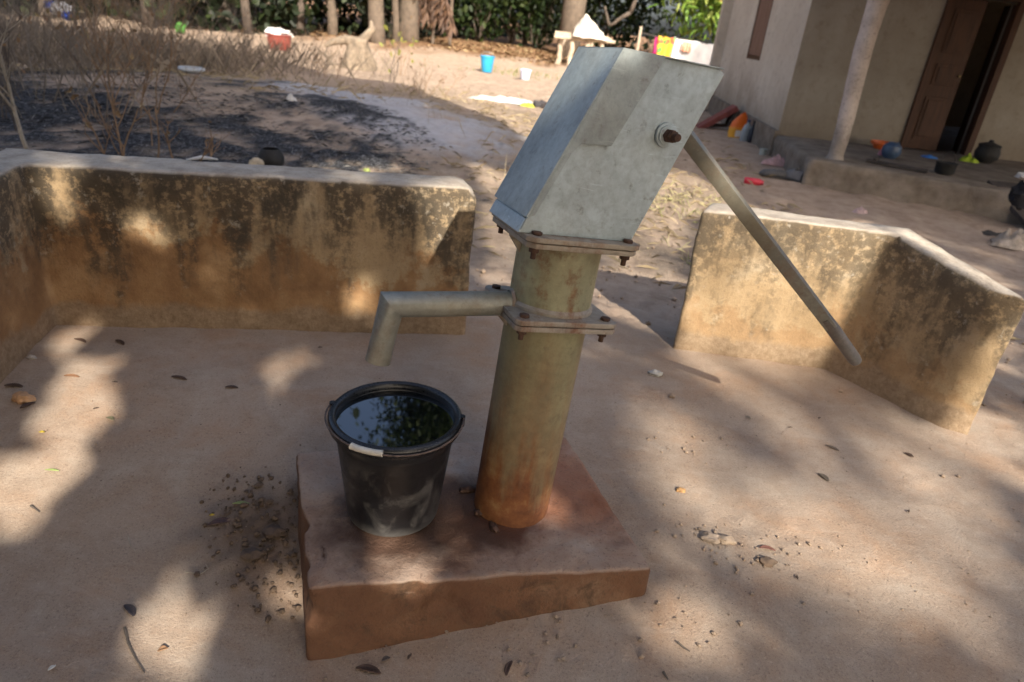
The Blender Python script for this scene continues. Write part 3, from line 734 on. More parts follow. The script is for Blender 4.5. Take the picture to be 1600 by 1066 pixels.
def pail(px, r0, r1, h, col_, label, cat, name='plastic_bucket', z=None, rimcol=None, filled=None):
    c = at(*px) if z is None else at(*px, z); e = empty(name, c); tag(e, label, cat)
    mt = PL(name+'_plastic', col_, .4, .08)
    MB().lathe([(.001, .006), (r0*.95, .004), (r0, .012), (r1, h-.02), (r1*.97, h-.02), (r0*.92, .02), (.001, .02)], 28).build('bucket_body' if 'bucket' in name else 'bowl', mt, e, True, angle=60)
    MB().lathe([(r1, h-.03), (r1*1.07, h-.028), (r1*1.09, h-.012), (r1*1.06, h), (r1*.97, h), (r1*.95, h-.012)], 28).build('rim', PL(name+'_rim', rimcol, .45) if rimcol else mt, e, True)
    return e
# shampoo-like red tube bottle lying on the earth
c = at(1176, 289); e = empty('squeeze_bottle', c+Vector((0, 0, .032)), R(-12)); tag(e, 'small red plastic bottle lying on its side on the earth before the porch', 'bottle')
m = MB(); m.lathe([(.002, -.085), (.028, -.085), (.032, -.078), (.032, .05), (.027, .066), (.001, .066)], 20); m.v = [(v[2], v[0], v[1]) for v in m.v]; m.build('bottle_body', PL('red_plastic', (.52, .028, .055), .4), e, True)
m = MB(); m.lathe([(.002, .066), (.022, .067), (.022, .092), (.002, .094)], 16); m.v = [(v[2], v[0], v[1]) for v in m.v]; m.build('bottle_cap', PL('red_cap', (.42, .02, .045), .5), e, True)
# orange bag and bottles by the plinth
c = at(1149, 216); e = empty('plastic_bag', c, .2); tag(e, 'bright orange plastic bag with yellow and white print standing by the house plinth', 'bag')
t = NT('orange_bag'); z = t.xyz()[2]; a = t.noise(14, 3, .6)
col = t.mix(t.lin(t.math('ADD', z, t.math('MULTIPLY', a, .05)), .19, .15), (.72, .14, .01), (.75, .36, .03))
col = t.mix(t.lin(z, .245, .25), col, (.70, .13, .01)); bag_m = t.done(col, .35, 0, t.bump(t.noise(30, 4, .7), .5, .012))
m = MB(); vs = []; n_ = 28; k_ = 22
for i in range(k_+1):
    s_ = i/k_; hz_ = .34*s_; wd = (.115+.02*math.sin(s_*3))*(1-.72*max(0, (s_-.55)/.45)**1.5); dp = .075*(1-.85*max(0, (s_-.4)/.6))
    for j in range(n_):
        a_ = 2*math.pi*j/n_; q_ = 1+.10*fbm((math.cos(a_), math.sin(a_), s_*3), 2)
        vs.append((wd*math.cos(a_)*q_+.03*s_, dp*math.sin(a_)*q_, hz_+.02*math.cos(a_)*s_))
m.add(vs, [(i*n_+j, i*n_+(j+1) % n_, (i+1)*n_+(j+1) % n_, (i+1)*n_+j) for i in range(k_) for j in range(n_)]+[tuple(range(n_))[::-1]]); m.build('bag_body', bag_m, e, True, angle=180)
m = MB()
vs = []
for i in range(7):
    for j in range(7):
        x_ = (j/6-.5)*.13; z_ = .03+.085*i/6; vs.append((x_+.01, -.0785*math.sqrt(max(.05, 1-(x_/.125)**2))-.004, z_))
m.add(vs, [(i*7+j, i*7+j+1, i*7+j+8, i*7+j+7) for i in range(6) for j in range(6)]); m.build('print_patch', PL('bag_print', (.75, .70, .66), .4), e, True)
c = at(1163, 221); e = empty('flagon', c, .3); tag(e, 'pale grey-blue flat plastic flagon beside the orange bag', 'bottle')
m = MB(); m.lathe([(.001, 0), (.07, 0), (.075, .02), (.075, .15), (.05, .21), (.022, .235), (.022, .255), (.001, .256)], 24); m.v = [(v[0], v[1]*.6, v[2]) for v in m.v]; m.build('flagon_body', PL('grey_blue_plastic', (.30, .35, .38), .4), e, True, angle=60)
m = MB(); m.lathe([(.001, .256), (.025, .256), (.025, .285), (.001, .286)], 16); m.build('flagon_cap', PL('navy_cap', (.03, .05, .12), .5), e, True)
c = at(1171, 223); e = empty('dark_bottle', c); tag(e, 'slim dark bottle standing against the plinth right of the pale flagon', 'bottle')
MB().lathe([(.001, 0), (.032, 0), (.034, .01), (.034, .16), (.015, .21), (.013, .26), (.001, .26)], 18).build('bottle_body', PL('dark_blue_glass', (.015, .02, .035), .25), e, True)
MB().lathe([(.001, .2605), (.016, .2605), (.016, .285), (.001, .285)], 12).build('bottle_cap', PL('black_cap', (.02, .02, .02), .5), e, True)
c = at(1191, 243); e = empty('tin_cup', c); tag(e, 'small pale tin cup standing at the house corner', 'cup')
MB().lathe([(.001, .003), (.04, 0), (.044, .08), (.041, .08), (.038, .006), (.001, .006)], 20).build('cup_body', PL('pale_tin', (.42, .46, .42), .4), e, True)
m = MB(); m.tube([(.042, 0, .065), (.066, 0, .06), (.068, 0, .03), (.042, 0, .02)], .004, 8); m.build('cup_handle', PL('pale_tin_b', (.36, .38, .33), .4), e, True)
pxheap('pink_cloth', (1214, 258), .17, .12, PL('faded_pink_cloth', (.48, .30, .28), .9, .3, sc=25), 'crumpled faded pink cloth on the earth by the porch corner', 'cloth', .10, 3)
def shoe(px, rz, L, w_, h, col_, label, name='shoe', grp=None):
    c = at(*px); e = empty(name, c, rz); tag(e, label, 'shoe', grp)
    m = MB(); out = [(-L/2, 0), (-L/2+.02, -w_*.42), (-.05*L, -w_*.36), (.25*L, -w_*.5), (.45*L, -w_*.35), (L/2, 0), (.45*L, w_*.38), (.25*L, w_*.5), (-.05*L, w_*.38), (-L/2+.02, w_*.42)]
    m.prism(out, 'z', 0, .022); m.build('sole', PL('shoe_sole', tuple(q*.6 for q in col_), .8), e, True, .005)
    m = MB(); vs = []; n_ = 14; k_ = 16
    for i in range(k_+1):
        s_ = i/k_; x_ = -L*.47+L*.94*s_; hh = h*(1-.55*max(0, (s_-.25)/.75)**1.2)*min(1, (1-s_)*9+.25); ww = w_*(.42+.08*math.sin(s_*4))*min(1, (1-s_)*6+.3)
        for j in range(n_): a_ = math.pi*j/(n_-1); vs.append((x_, ww*math.cos(a_), .022+hh*abs(math.sin(a_))**.7*(1-.55*(s_ < .4 and .25 < j/(n_-1) < .75))))
    m.add(vs, [(i*n_+j, i*n_+j+1, (i+1)*n_+j+1, (i+1)*n_+j) for i in range(k_) for j in range(n_-1)]); m.build('upper', PL('shoe_upper', col_, .8, .25), e, True, angle=70)
shoe((1206, 275), R(170), .27, .10, .06, (.10, .10, .105), 'dark grey shoe lying just below the pink cloth')
shoe((1240, 281), R(120), .26, .12, .11, (.17, .16, .155), 'grey canvas boot close against the porch corner')
pxheap('paper_scrap', (1345, 334), .07, .045, PL('pink_paper', (.46, .33, .31), .9), 'small crumpled pinkish scrap on the earth in front of the porch', 'litter', .05, 5)
pxheap('dark_rag', (1553, 367), .11, .06, PL('dark_rag', (.05, .045, .04), .95), 'dark flat rag on the earth near the plank ramp', 'cloth', .02, 8)
pxheap('rubbish_heap', (1588, 385), .22, .17, PL('rubbish_mix', (.34, .28, .22), .9, .6, sc=14), 'heap of pale scraps and brown peel at the right edge', 'rubbish', .10, 9)
# red-brown bench tipped against the plinth
e = empty('tipped_bench', (2.6, 11.0, gzs(2.6, 11))); tag(e, 'low wooden bench with red-brown seat tipped against the house plinth', 'bench')
pA, pB = aty(1086, 203, 10.9)-e.location, aty(1150, 168, 10.9)-e.location
def beam(a_, b_, w_, h_): 
    m = MB(); d_ = (b_-a_); rt_ = d_.to_track_quat('X', 'Z').to_matrix(); m.box((a_+b_)/2, (d_.length, w_, h_), rt_); return m
beam(pA, pB, .26, .075).build('seat', PL('red_brown_board', (.22, .06, .05), .7, .3), e, False, .006)
dkw = PL('dark_old_wood', (.055, .045, .04), .85, .4)
for yo in (-.09, .09):
    beam(pB+Vector((-.02, yo, -.03)), aty(1136, 198, 10.9)-e.location+Vector((0, yo, 0)), .05, .05).build('leg', dkw, e, False, .004)
    beam(pA+Vector((.05, yo, -.03)), aty(1102, 203, 10.9)-e.location+Vector((0, yo, 0)), .05, .05).build('leg', dkw, e, False, .004)
beam(aty(1101, 196, 10.9)-e.location, aty(1137, 196, 10.9)-e.location, .05, .05).build('stretcher', dkw, e, False, .004)
# on the porch floor
PZ = .158
e = pail((1376, 233), .085, .12, .085, (.62, .12, .02), 'orange plastic bowl on the porch floor near the door', 'bowl', 'orange_bowl', PZ)
c = at(1389, 247, PZ); e = empty('water_jug', c, .5); tag(e, 'round dark blue plastic jug beside the orange bowl', 'jug')
MB().lathe([(.001, 0), (.06, 0), (.085, .03), (.10, .08), (.088, .13), (.05, .155), (.045, .165), (.001, .165)], 24).build('jug_body', PL('dull_blue_plastic', (.055, .095, .17), .4), e, True)
m = MB(); m.tube([(.045, 0, .16), (.10, 0, .15), (.112, 0, .09), (.09, 0, .06)], .008, 8); m.build('jug_handle', PL('dull_blue_plastic_b', (.05, .085, .15), .4), e, True)
pxheap('pink_rag', (1377, 243), .045, .04, PL('pink_rag', (.5, .2, .22), .9), 'small pink rag between the orange bowl and the blue jug', 'cloth', .05, 2, PZ)
e = empty('wooden_plank', at(1400, 262, PZ)+Vector((0, 0, .018)), R(-38)); tag(e, 'short weathered plank lying along the porch edge', 'plank')
m = MB(); m.box((0, 0, 0), (.55, .10, .03)); m.build('board', dkw, e, False, .004)
m = MB(); m.box((-.20, 0, .0255), (.03, .10, .02)); m.build('cleat', dkw, e, False, .003)
c = at(1452, 246, PZ); e = empty('basin_lid', c); tag(e, 'flat light blue plastic lid lying before the doorway', 'lid')
MB().lathe([(.001, .016), (.02, .026), (.024, .016), (.075, .013), (.088, .003), (.09, 0), (.001, 0)], 26).build('lid_disc', PL('sky_blue_plastic', (.05, .20, .55), .4), e, True)
c = at(1474, 272, PZ); e = empty('cooking_pot', c, .4); tag(e, 'soot-blackened cooking pot with a wire handle on the porch edge', 'pot')
soot = PL('soot', (.02, .019, .018), .75, .4)
MB().lathe([(.001, .0), (.07, .0), (.088, .02), (.092, .10), (.10, .11), (.095, .113), (.085, .10), (.08, .02), (.001, .012)], 26).build('pot_body', soot, e, True, angle=50)
m = MB(); m.tube([(.095*math.cos(a_), 0, .10+.11*math.sin(a_)) for a_ in np.linspace(0, math.pi, 16)], .004, 6); m.build('pot_handle', soot, e, True)
pxheap('green_cloth', (1513, 253), .10, .08, PL('lime_cloth', (.34, .46, .03), .8), 'lime green cloth dropped on the porch beside the doorway', 'cloth', .07, 4, PZ)
c = at(1537, 254, PZ); e = empty('black_pot', c, .2); tag(e, 'large round black pot with lid against the porch wall right of the door', 'pot')
MB().lathe([(.001, 0), (.07, 0), (.12, .05), (.13, .11), (.11, .17), (.115, .185), (.001, .186)], 26).build('pot_body', soot, e, True)
MB().lathe([(.12, .1865), (.11, .20), (.03, .225), (.022, .25), (.001, .252)], 26).build('pot_lid', soot, e, True)
e = empty('ramp_plank', at(1541, 292, .14), 0); tag(e, 'dark wide plank leaning from the porch edge down to the earth', 'plank')
a_ = at(1548, 285, .17)-e.location; b_ = at(1612, 362)-e.location+Vector((0, 0, .02)); d_ = b_-a_
m = MB(); m.box((a_+b_)/2+Vector((.17, .03, 0)), (d_.length, .38, .035), d_.to_track_quat('X', 'Z').to_matrix()); m.build('board', dkw, e, False, .004)
m = MB(); m.box((a_*.8+b_*.2)+Vector((.17, .03, .028)), (.04, .36, .022), d_.to_track_quat('X', 'Z').to_matrix()); m.build('cleat', dkw, e, False, .003)
c_ = at(1598, 312, .16); e = empty('washing_pile', c_); tag(e, 'pile of black and white washing on the plank at the right edge', 'laundry')
m = MB(); m.blob((.02, 0, .05), (.13, .10, .12), .35, 2.5, 12, 3); m.build('dark_garment', PL('black_cloth', (.012, .012, .016), .9), e, True)
m = MB(); m.blob((.02, 0, .185), (.13, .09, .045), .3, 2.5, 12, 5); m.build('white_garment', PL('white_cloth', (.55, .53, .50), .9), e, True)

# ------------------------------------------------------------------ yard behind
e = pail((760, 113), .125, .165, .36, (.03, .33, .62), 'tall bright blue plastic bucket standing on the sunny yard', 'bucket')
m = MB(); m.tube([(.17*math.cos(a_), .17*math.sin(a_)*.9, .33-.12*math.sin(a_)) for a_ in np.linspace(math.pi, 2*math.pi, 14)], .006, 6); m.build('handle', PL('grey_wire', (.3, .3, .3), .5), e, True)
e = pail((820, 125), .10, .125, .22, (.62, .66, .82), 'small white and pale violet bucket on the sunny yard', 'bucket')
e = pail((437, 78), .24, .29, .34, (.27, .065, .05), 'wide dull red tub with white washing in it beyond the mound', 'tub', 'red_bucket')
cw = e.location
m = MB(); m.blob((cw.x-.03, cw.y, cw.z+.36), (.30, .27, .10), .35, 2.6, 14, 8); o = m.build('white_washing', PL('white_washing', (.72, .70, .68), .9), None, True); tag(o, 'bundle of white washing heaped in the dull red tub', 'laundry')
e = pail((300, 116), .085, .125, .07, (.48, .52, .56), 'wide pale grey-white basin on the dry grass of the mound', 'basin', 'enamel_basin')
pxheap('plastic_sheet', (797, 160), .55, .28, PL('white_sheet', (.72, .72, .68), .5, .1), 'torn white plastic sheet flat on the sunny yard', 'plastic sheet', .07, 3)
pxheap('yellow_wrapper', (825, 167), .12, .10, PL('yellow_green', (.50, .50, .05), .6), 'yellow-green wrapper at the end of the white plastic sheet', 'litter', .06, 4)
shoe((846, 168), R(20), .27, .11, .10, (.05, .045, .05), 'dark worn shoe lying right of the yellow wrapper')
shoe((858, 172), R(-30), .27, .11, .09, (.06, .05, .05), 'second dark shoe just right of the first on the yard')
pxheap('green_scrap', (573, 268), .03, .02, PL('green_scrap', (.24, .28, .08), .7), 'small dull green scrap just behind the left low wall', 'litter', .022, 6)
pxheap('pale_scrap', (455, 158), .05, .035, PL('pale_scrap', (.6, .58, .55), .8), 'whitish scrap on the edge of the burnt patch', 'litter', .05, 2)
# charred kettle in the ashes
c = at(424, 262); e = empty('charred_pot', c, .3); e.scale = (.62, .62, .68); tag(e, 'charred black pot with pale soil on its side in the burnt patch', 'pot')
MB().lathe([(.001, 0), (.10, 0), (.14, .05), (.145, .11), (.11, .17), (.10, .19), (.085, .19), (.12, .11), (.001, .03)], 26).build('pot_body', soot, e, True, angle=60)
c = at(412, 264)+Vector((-.02, -.06, 0)); m = MB(); m.blob((c.x, c.y, c.z+.035), (.05, .04, .05), .2, 2.5, 12, 4); o = m.build('pale_stone', PL('pale_clay', (.46, .38, .27), .95), None, True); tag(o, 'rounded pale clay lump leaning on the charred pot', 'stone')
c = at(312, 255); m = MB(); m.tube([c+Vector((-.09, 0, .01)), c+Vector((0, .04, .03)), c+Vector((.09, .08, .02))], [.007, .015, .006], 8); o = m.build('ash_stick', PL('white_ash', (.55, .54, .52), .95), None, True); tag(o, 'burnt stick turned to white ash just behind the low wall', 'stick')
# weathered stump with dry palm bits on the yard
c = at(560, 108); e = empty('tree_stump', c); tag(e, 'grey weathered tree stump with broken top on the yard edge', 'stump')
bark = PL('grey_bark', (.22, .17, .12), .95, .4, sc=12, bump=.7)
m = MB(); prof = [(.30*(1-.35*s_+.18*(1-s_)**4), .55*s_) for s_ in np.linspace(0, 1, 16)]+[(.12, .56), (.001, .52)]
m.lathe(prof, 30, wob=lambda a_, z_: .28*fbm((math.cos(a_), math.sin(a_), z_*1.5), 2)); m.build('stump_wood', bark, e, True, angle=180)
m = MB(); m.tube([(.1, 0, .45), (-.25, -.1, .52), (-.48, -.15, .45), (-.62, -.2, .36)], [.13, .09, .06, .03], 10); m.tube([(0, 0, .45), (.25, .1, .75), (.2, .2, .9)], [.10, .07, .02], 9); m.build('broken_limb', bark, e, True)

def wobbly(m, a_, b_, r0, r1, n=8, am=.05, seed=0, sides=9):
    a_, b_ = Vector(a_), Vector(b_); pts = []; L_ = (b_-a_).length
    for i in range(n+1):
        s_ = i/n; p_ = a_.lerp(b_, s_); k = math.sin(math.pi*s_)
        pts.append(p_+Vector((fbm((s_*2+seed, seed, 0), 1), fbm((seed, s_*2, 4), 1), 0))*am*L_*2*k)
    m.tube(pts, [r0+(r1-r0)*i/n for i in range(n+1)], sides); return pts
# drying rack with a pale cover
YR = 22.5
c = at(888, 100); e = empty('drying_rack', c); tag(e, 'rough wooden rack on forked poles with a pale tarpaulin draped over it', 'drying rack')
pale = PL('peeled_wood', (.42, .34, .25), .9, .3)
def W(px, py, Y=YR): return aty(px, py, Y)-e.location
for i, (f_, t_, yo) in enumerate((((870, 100), (880, 55), 0), ((890, 106), (893, 58), -.2), ((907, 106), (921, 60), -.2), ((945, 100), (940, 62), .5), ((925, 96), (925, 62), .9), ((878, 92), (886, 56), .9))):
    m = MB(); wobbly(m, W(*f_)+Vector((0, yo, -.05)), W(*t_)+Vector((0, yo, .03)), .085, .06, seed=i); m.build('leg', pale, e, True)
for i, (f_, t_, yo) in enumerate((((866, 57), (960, 66), -.25), ((868, 54), (957, 63), .3), ((868, 52), (955, 61), .85))):
    m = MB(); wobbly(m, W(*f_)+Vector((0, yo, 0)), W(*t_)+Vector((0, yo, 0)), .06, .05, am=.02, seed=i+5); m.build('rail', pale, e, True)
m = MB(); n_ = 26; vs = []
for i in range(n_+1):
    s_ = i/n_; ridge = W(899+40*s_, 21+26*abs(s_-.45)**1.1/.5)+Vector((0, .3, 0)); bf = W(893+56*s_, 57+7*s_)+Vector((0, -.45, .02)); bb_ = W(893+56*s_, 55+7*s_)+Vector((0, 1.0, 0))
    for j in range(n_+1):
        q_ = j/n_*2-1; p_ = ridge.lerp(bf if q_ < 0 else bb_, abs(q_)**1.25); p_ = p_+Vector((.03*fbm((s_*4, q_*3, 2), 1), .10*fbm((s_*5, q_*2, 5), 1), .05*fbm((s_*4, q_*4, 1), 1))); vs.append(p_)
m.add(vs, [(i*(n_+1)+j, i*(n_+1)+j+1, (i+1)*(n_+1)+j+1, (i+1)*(n_+1)+j) for i in range(n_) for j in range(n_)])
o = m.build('tarpaulin', PL('pale_tarp', (.66, .60, .52), .7, .12, sc=3), e, True, angle=180); sm = o.modifiers.new('thickness', 'SOLIDIFY'); sm.thickness = .012
# washing line
YL = 18.5
e = empty('washing_line', Vector((aty(1040, 60, YL).x, YL, gzs(5, YL)))); tag(e, 'washing line strung on two poles between the trees and the house', 'washing line')
def WL(px, py, yo=0): return aty(px, py, YL)+Vector((0, yo, 0))-e.location
m = MB(); m.tube([WL(1000, 50), WL(1024, 57), WL(1060, 60), WL(1128, 72), WL(1168, 74)], .012, 6); m.build('rope', dkw, e, True)
for px in (1000, 1168):
    m = MB(); b_ = WL(px, 52 if px < 1100 else 72); m.tube([Vector((b_.x, 0, -.1)), b_+Vector((0, 0, .15))], [.045, .035], 9); m.build('pole', pale, e, True)
t = NT('flowered_cloth'); v = t.voro(9, t.mapped((1, 0, 1)), 'Color'); d_ = t.voro(9, t.mapped((1, 0, 1))); bw = t.n('ShaderNodeSeparateColor'); t.t.links.new(v, bw.inputs[0])
pat = t.ramp(bw.outputs[0], (.0, (.70, .50, .04)), (.42, (.72, .38, .04)), (.45, (.12, .30, .07)), (.62, (.12, .26, .06)), (.65, (.55, .07, .16)), (.8, (.62, .12, .05)))
pat = t.mix(t.lin(d_, .045, .03), pat, (.75, .55, .08)); flo_m = t.done(pat, .9)
def hung(x0, y0, x1, y1, drop, mat, name, label, yo, seed):
    m = MB(); n_ = 16; k_ = 14; vs = []
    for i in range(n_+1):
        top_ = aty(x0+(x1-x0)*i/n_, y0+(y1-y0)*i/n_, YL)
        for j in range(k_+1):
            s_ = j/k_; vs.append(top_+Vector((.02*fbm((i*.3, s_*2, seed), 1), yo+.05*math.sin(i*1.3+seed)*s_+.04*fbm((i*.2, s_, seed), 1), -drop*s_*(1+.05*math.sin(i*.8+seed)))))
    m.add(vs, [(i*(k_+1)+j, i*(k_+1)+j+1, (i+1)*(k_+1)+j+1, (i+1)*(k_+1)+j) for i in range(n_) for j in range(k_)])
    o = m.build(name, mat, None, True, angle=180); sm = o.modifiers.new('thickness', 'SOLIDIFY'); sm.thickness = .006; tag(o, label, 'cloth'); return o
hung(1025, 56, 1030, 57, .42, PL('magenta_cloth', (.55, .04, .20), .9), 'magenta_cloth', 'narrow magenta cloth hanging at the left end of the washing line', .02, 1)
hung(1029, 56, 1058, 60, .62, flo_m, 'patterned_cloth', 'yellow, green and red flowered cloth hanging on the washing line', 0, 2)
hung(1053, 58, 1122, 71, .60, PL('white_sheet_line', (.78, .77, .75), .9, .05), 'white_sheet', 'long white sheet hanging on the washing line beside the house', 0, 3)
hung(1066, 64, 1080, 67, .23, PL('peach_cloth', (.66, .36, .24), .9), 'peach_cloth', 'small peach cloth hanging over the white sheet', -.08, 4)
# ------------------------------------------------------------------ leaf meshes
LEAF = np.array([(0, 0, 0), (.30, .26, .05), (.68, .22, .03), (1, 0, -.06), (.68, -.22, .03), (.30, -.26, .05)])
LEAFF = ((0, 1, 2, 3), (0, 3, 4, 5))
LEAFN = np.array([(0, 0, 0), (.35, .13, .03), (.72, .10, .0), (1, 0, -.10), (.72, -.10, .0), (.35, -.13, .03)])
def rand_rot(n, flat=0.0):
    """n random frames; flat>0 keeps the blades nearer level"""
    az = rng.uniform(0, 2*np.pi, n); tilt = rng.normal(0, 1, n)*(1.0-flat)*.9-.35; rl = rng.normal(0, .8, n)*(1-flat*.6)
    ca, sa, ct, st_, cr, sr = np.cos(az), np.sin(az), np.cos(tilt), np.sin(tilt), np.cos(rl), np.sin(rl)
    ex = np.stack([ca*ct, sa*ct, st_], 1); h = np.stack([-sa, ca, np.zeros(n)], 1); up = np.cross(ex, h)
    ey = h*cr[:, None]+up*sr[:, None]; ez = np.cross(ex, ey)
    return np.stack([ex, ey, ez], 1)
def leaf_mesh(name, C, size, mat, parent=None, templ=LEAF, flat=0., wide=1.):
    C = np.asarray(C); n = len(C); s = size*rng.uniform(.65, 1.25, n)
    F = rand_rot(n, flat); T_ = templ*np.array([1, wide, 1]); k = len(T_)
    P = C[:, None, :]+np.einsum('kj,nji->nki', T_-np.array([.4, 0, 0]), F)*s[:, None, None]
    base = (np.arange(n)*k)[:, None, None]; fc = (base+np.array(LEAFF)[None]).reshape(-1, 4)
    me_ = bpy.data.meshes.new(name); me_.vertices.add(n*k); me_.vertices.foreach_set('co', P.reshape(-1).astype(np.float32))
    me_.loops.add(fc.size); me_.polygons.add(len(fc)); me_.loops.foreach_set('vertex_index', fc.reshape(-1).astype(np.int32))
    me_.polygons.foreach_set('loop_start', (np.arange(len(fc))*4).astype(np.int32)); me_.update(calc_edges=True); me_.validate()
    o = bpy.data.objects.new(name, me_); COL.objects.link(o); me_.materials.append(mat)
    if parent is not None: o.parent = parent; o.location = -Vector(parent.location)
    return o
def leaf_mat(name, *stops, trans=.35):
    t = NT(name); c = t.ramp(t.island(), *stops); m_ = t.done(c, .55, 0, None, .35)
    tr = t.n('ShaderNodeBsdfTranslucent'); t.t.links.new(t.mix(.5, c, (.5, .7, .1), 'MULTIPLY'), tr.inputs[0]); mx = t.n('ShaderNodeMixShader'); mx.inputs[0].default_value = trans
    t.t.links.new(t.b.outputs[0], mx.inputs[1]); t.t.links.new(tr.outputs[0], mx.inputs[2]); t.t.links.new(mx.outputs[0], t.t.nodes['Material Output'].inputs[0])
    return m_
lf_dark = leaf_mat('forest_leaf', (0, (.010, .020, .006)), (.6, (.022, .040, .010)), (1, (.050, .070, .018)))
lf_mango = leaf_mat('mango_leaf', (0, (.09, .19, .03)), (.45, (.17, .30, .045)), (.8, (.27, .40, .07)), (1, (.38, .42, .12)), trans=.3)
lf_shade = leaf_mat('shade_leaf', (0, (.03, .06, .015)), (1, (.07, .12, .03)), trans=.12)
lf_flower = leaf_mat('young_leaf', (0, (.30, .11, .05)), (.6, (.38, .20, .08)), (1, (.30, .24, .08)))
lf_under = leaf_mat('undergrowth_leaf', (0, (.005, .010, .003)), (.7, (.014, .024, .007)), (1, (.035, .05, .014)), trans=.15)  # darker leaf set, the forest shade is in the colour
trunk_m = plain('tree_bark', (.085, .065, .05), .95, .4, 7, 0, .8)
trunk_l = plain('light_bark', (.125, .095, .07), .95, .35, 7, 0, .8)
def trunk(m, base, top, r0, r1, seed, n=10, am=.03):
    pts = wobbly(m, base-Vector((0, 0, .3)), top, r0, r1, n, am, seed, 12); return pts
def crown_pts(c, r, n, hollow=.35, clus=14, cs=.55):
    k = max(1, n//clus); u = rng.normal(0, 1, (k, 3)); u /= np.linalg.norm(u, axis=1)[:, None]
    q = u*(hollow+(1-hollow)*rng.uniform(0, 1, k)**.5)[:, None]*np.array(r)
    q *= (1+.22*np.sin(u[:, :1]*5+c[0])*np.cos(u[:, 2:]*6+c[1]))
    p = np.repeat(q, clus, 0)+rng.normal(0, cs, (k*clus, 3)); return p+np.array(c)
def tree(base, h, tr, crowns, label, nl, size, mat, bark=trunk_m, seed=0, name='tree', group=None, templ=LEAF, flat=.2, extra=None, cs=.5, top_r=.4):
    base = Vector((base[0], base[1], gzs(base[0], base[1]))); e = empty(name, base); tag(e, label, 'tree', group)
    m = MB(); top_ = Vector((rnd.uniform(-.4, .4), rnd.uniform(-.2, .3), h)); trunk(m, Vector((0, 0, 0)), top_, tr, tr*top_r, seed)
    for (cx, cy, cz), r_ in crowns:
        m_ = m; a_ = Vector((top_.x*.7, top_.y*.7, h*.72)); b_ = Vector((cx-base.x, cy-base.y, cz-base.z)); wobbly(m_, a_, b_, tr*.42, .03, 6, .06, seed+cx)
    m.build('trunk', bark, e, True, angle=180)
    P_ = np.concatenate([crown_pts(c, r_, int(nl/len(crowns)), cs=cs) for c, r_ in crowns])
    leaf_mesh('crown', P_, size, mat, e, templ, flat)
    return e
# ------------------------------------------------------------------ forest edge behind the yard
FG = 'forest trees behind the yard'
edge = lambda px: float(np.interp(px, (-300, 0, 250, 450, 600, 720, 880, 1000), (10, 26, 50, 60, 68, 60, 60, 60)))
spots = [(352, 30.5, .16, 'slim dark forest tree behind the red tub'), (392, 27.5, .13, 'thin leaning forest trunk right of the red tub'), (426, 33, .22, 'dark forest trunk between thin trunk and pale trunk'),
         (468, 29, .12, 'thin forest trunk behind the twiggy bushes'), (520, 31, .17, 'forest trunk left of the pale split trunk'), (592, 25.5, .26, 'pale brown sunlit trunk left of the palm-thatch shelter'),
         (618, 27.5, .12, 'thin pale trunk between the two thick trunks'), (640, 26.5, .36, 'thick pale trunk under hanging dry palm fronds'),
         (735, 31, .15, 'dark trunk right of the dry palm fronds'), (772, 34, .2, 'dark trunk deep in the forest above the blue bucket'), (822, 30, .11, 'thin greenish trunk above the small white bucket'), (855, 32, .12, 'thin sunlit trunk just left of the drying rack')]
for i, (px, Yd, tr, lab) in enumerate(spots):
    if px < 660: Yd = at(px, edge(px)+1).y+(Yd-27)*.35+.6
    x_ = aty(px, 60, Yd).x; hh = rnd.uniform(7.5, 9.5)
    crowns = [((x_+rnd.uniform(-1.2, 1.2), Yd-rnd.uniform(2.0, 3.6), hh-.4), (2.9, 2.6, 2.4)), ((x_+rnd.uniform(-1, 1), Yd+1.0, hh+1.0), (2.6, 2.4, 2.2))]
    tree((x_, Yd), hh, tr, crowns, lab, 4200, .40, lf_dark, trunk_l if 'pale' in lab or 'sunlit' in lab else trunk_m, i, 'tree', FG)
for i, px in enumerate((30, 120, 200, 275)):
    q_ = at(px, edge(px)); x_ = q_.x; yt = q_.y+1+i % 2*2
    tree((x_, yt), 8.5, .18, [((x_, yt-1.5, 7.0), (3.2, 2.6, 3.0)), ((x_+1, yt+1, 9.0), (3, 2.6, 2.4))], ['forest tree at the far left behind the dry bushes', 'second forest tree from the far left edge', 'forest tree behind the blue washing at top left', 'forest tree left of the slim dark tree behind the red tub'][i], 2200, .40, lf_dark, trunk_m, i+30, 'tree', FG)
tree((aty(893, 30, 26).x, 26), 19, .42, [((-.7, 25.5, 16.0), (4.2, 3.6, 4.4)), ((-.2, 26.0, 17.0), (3.6, 3.2, 4.0)), ((3.6, 26.5, 18.5), (4.6, 4, 4.6))], 'tall thick grey trunk standing right behind the drying rack', 70000, .24, lf_dark, trunk_l, 60, 'tree', FG, cs=.6, top_r=.55)
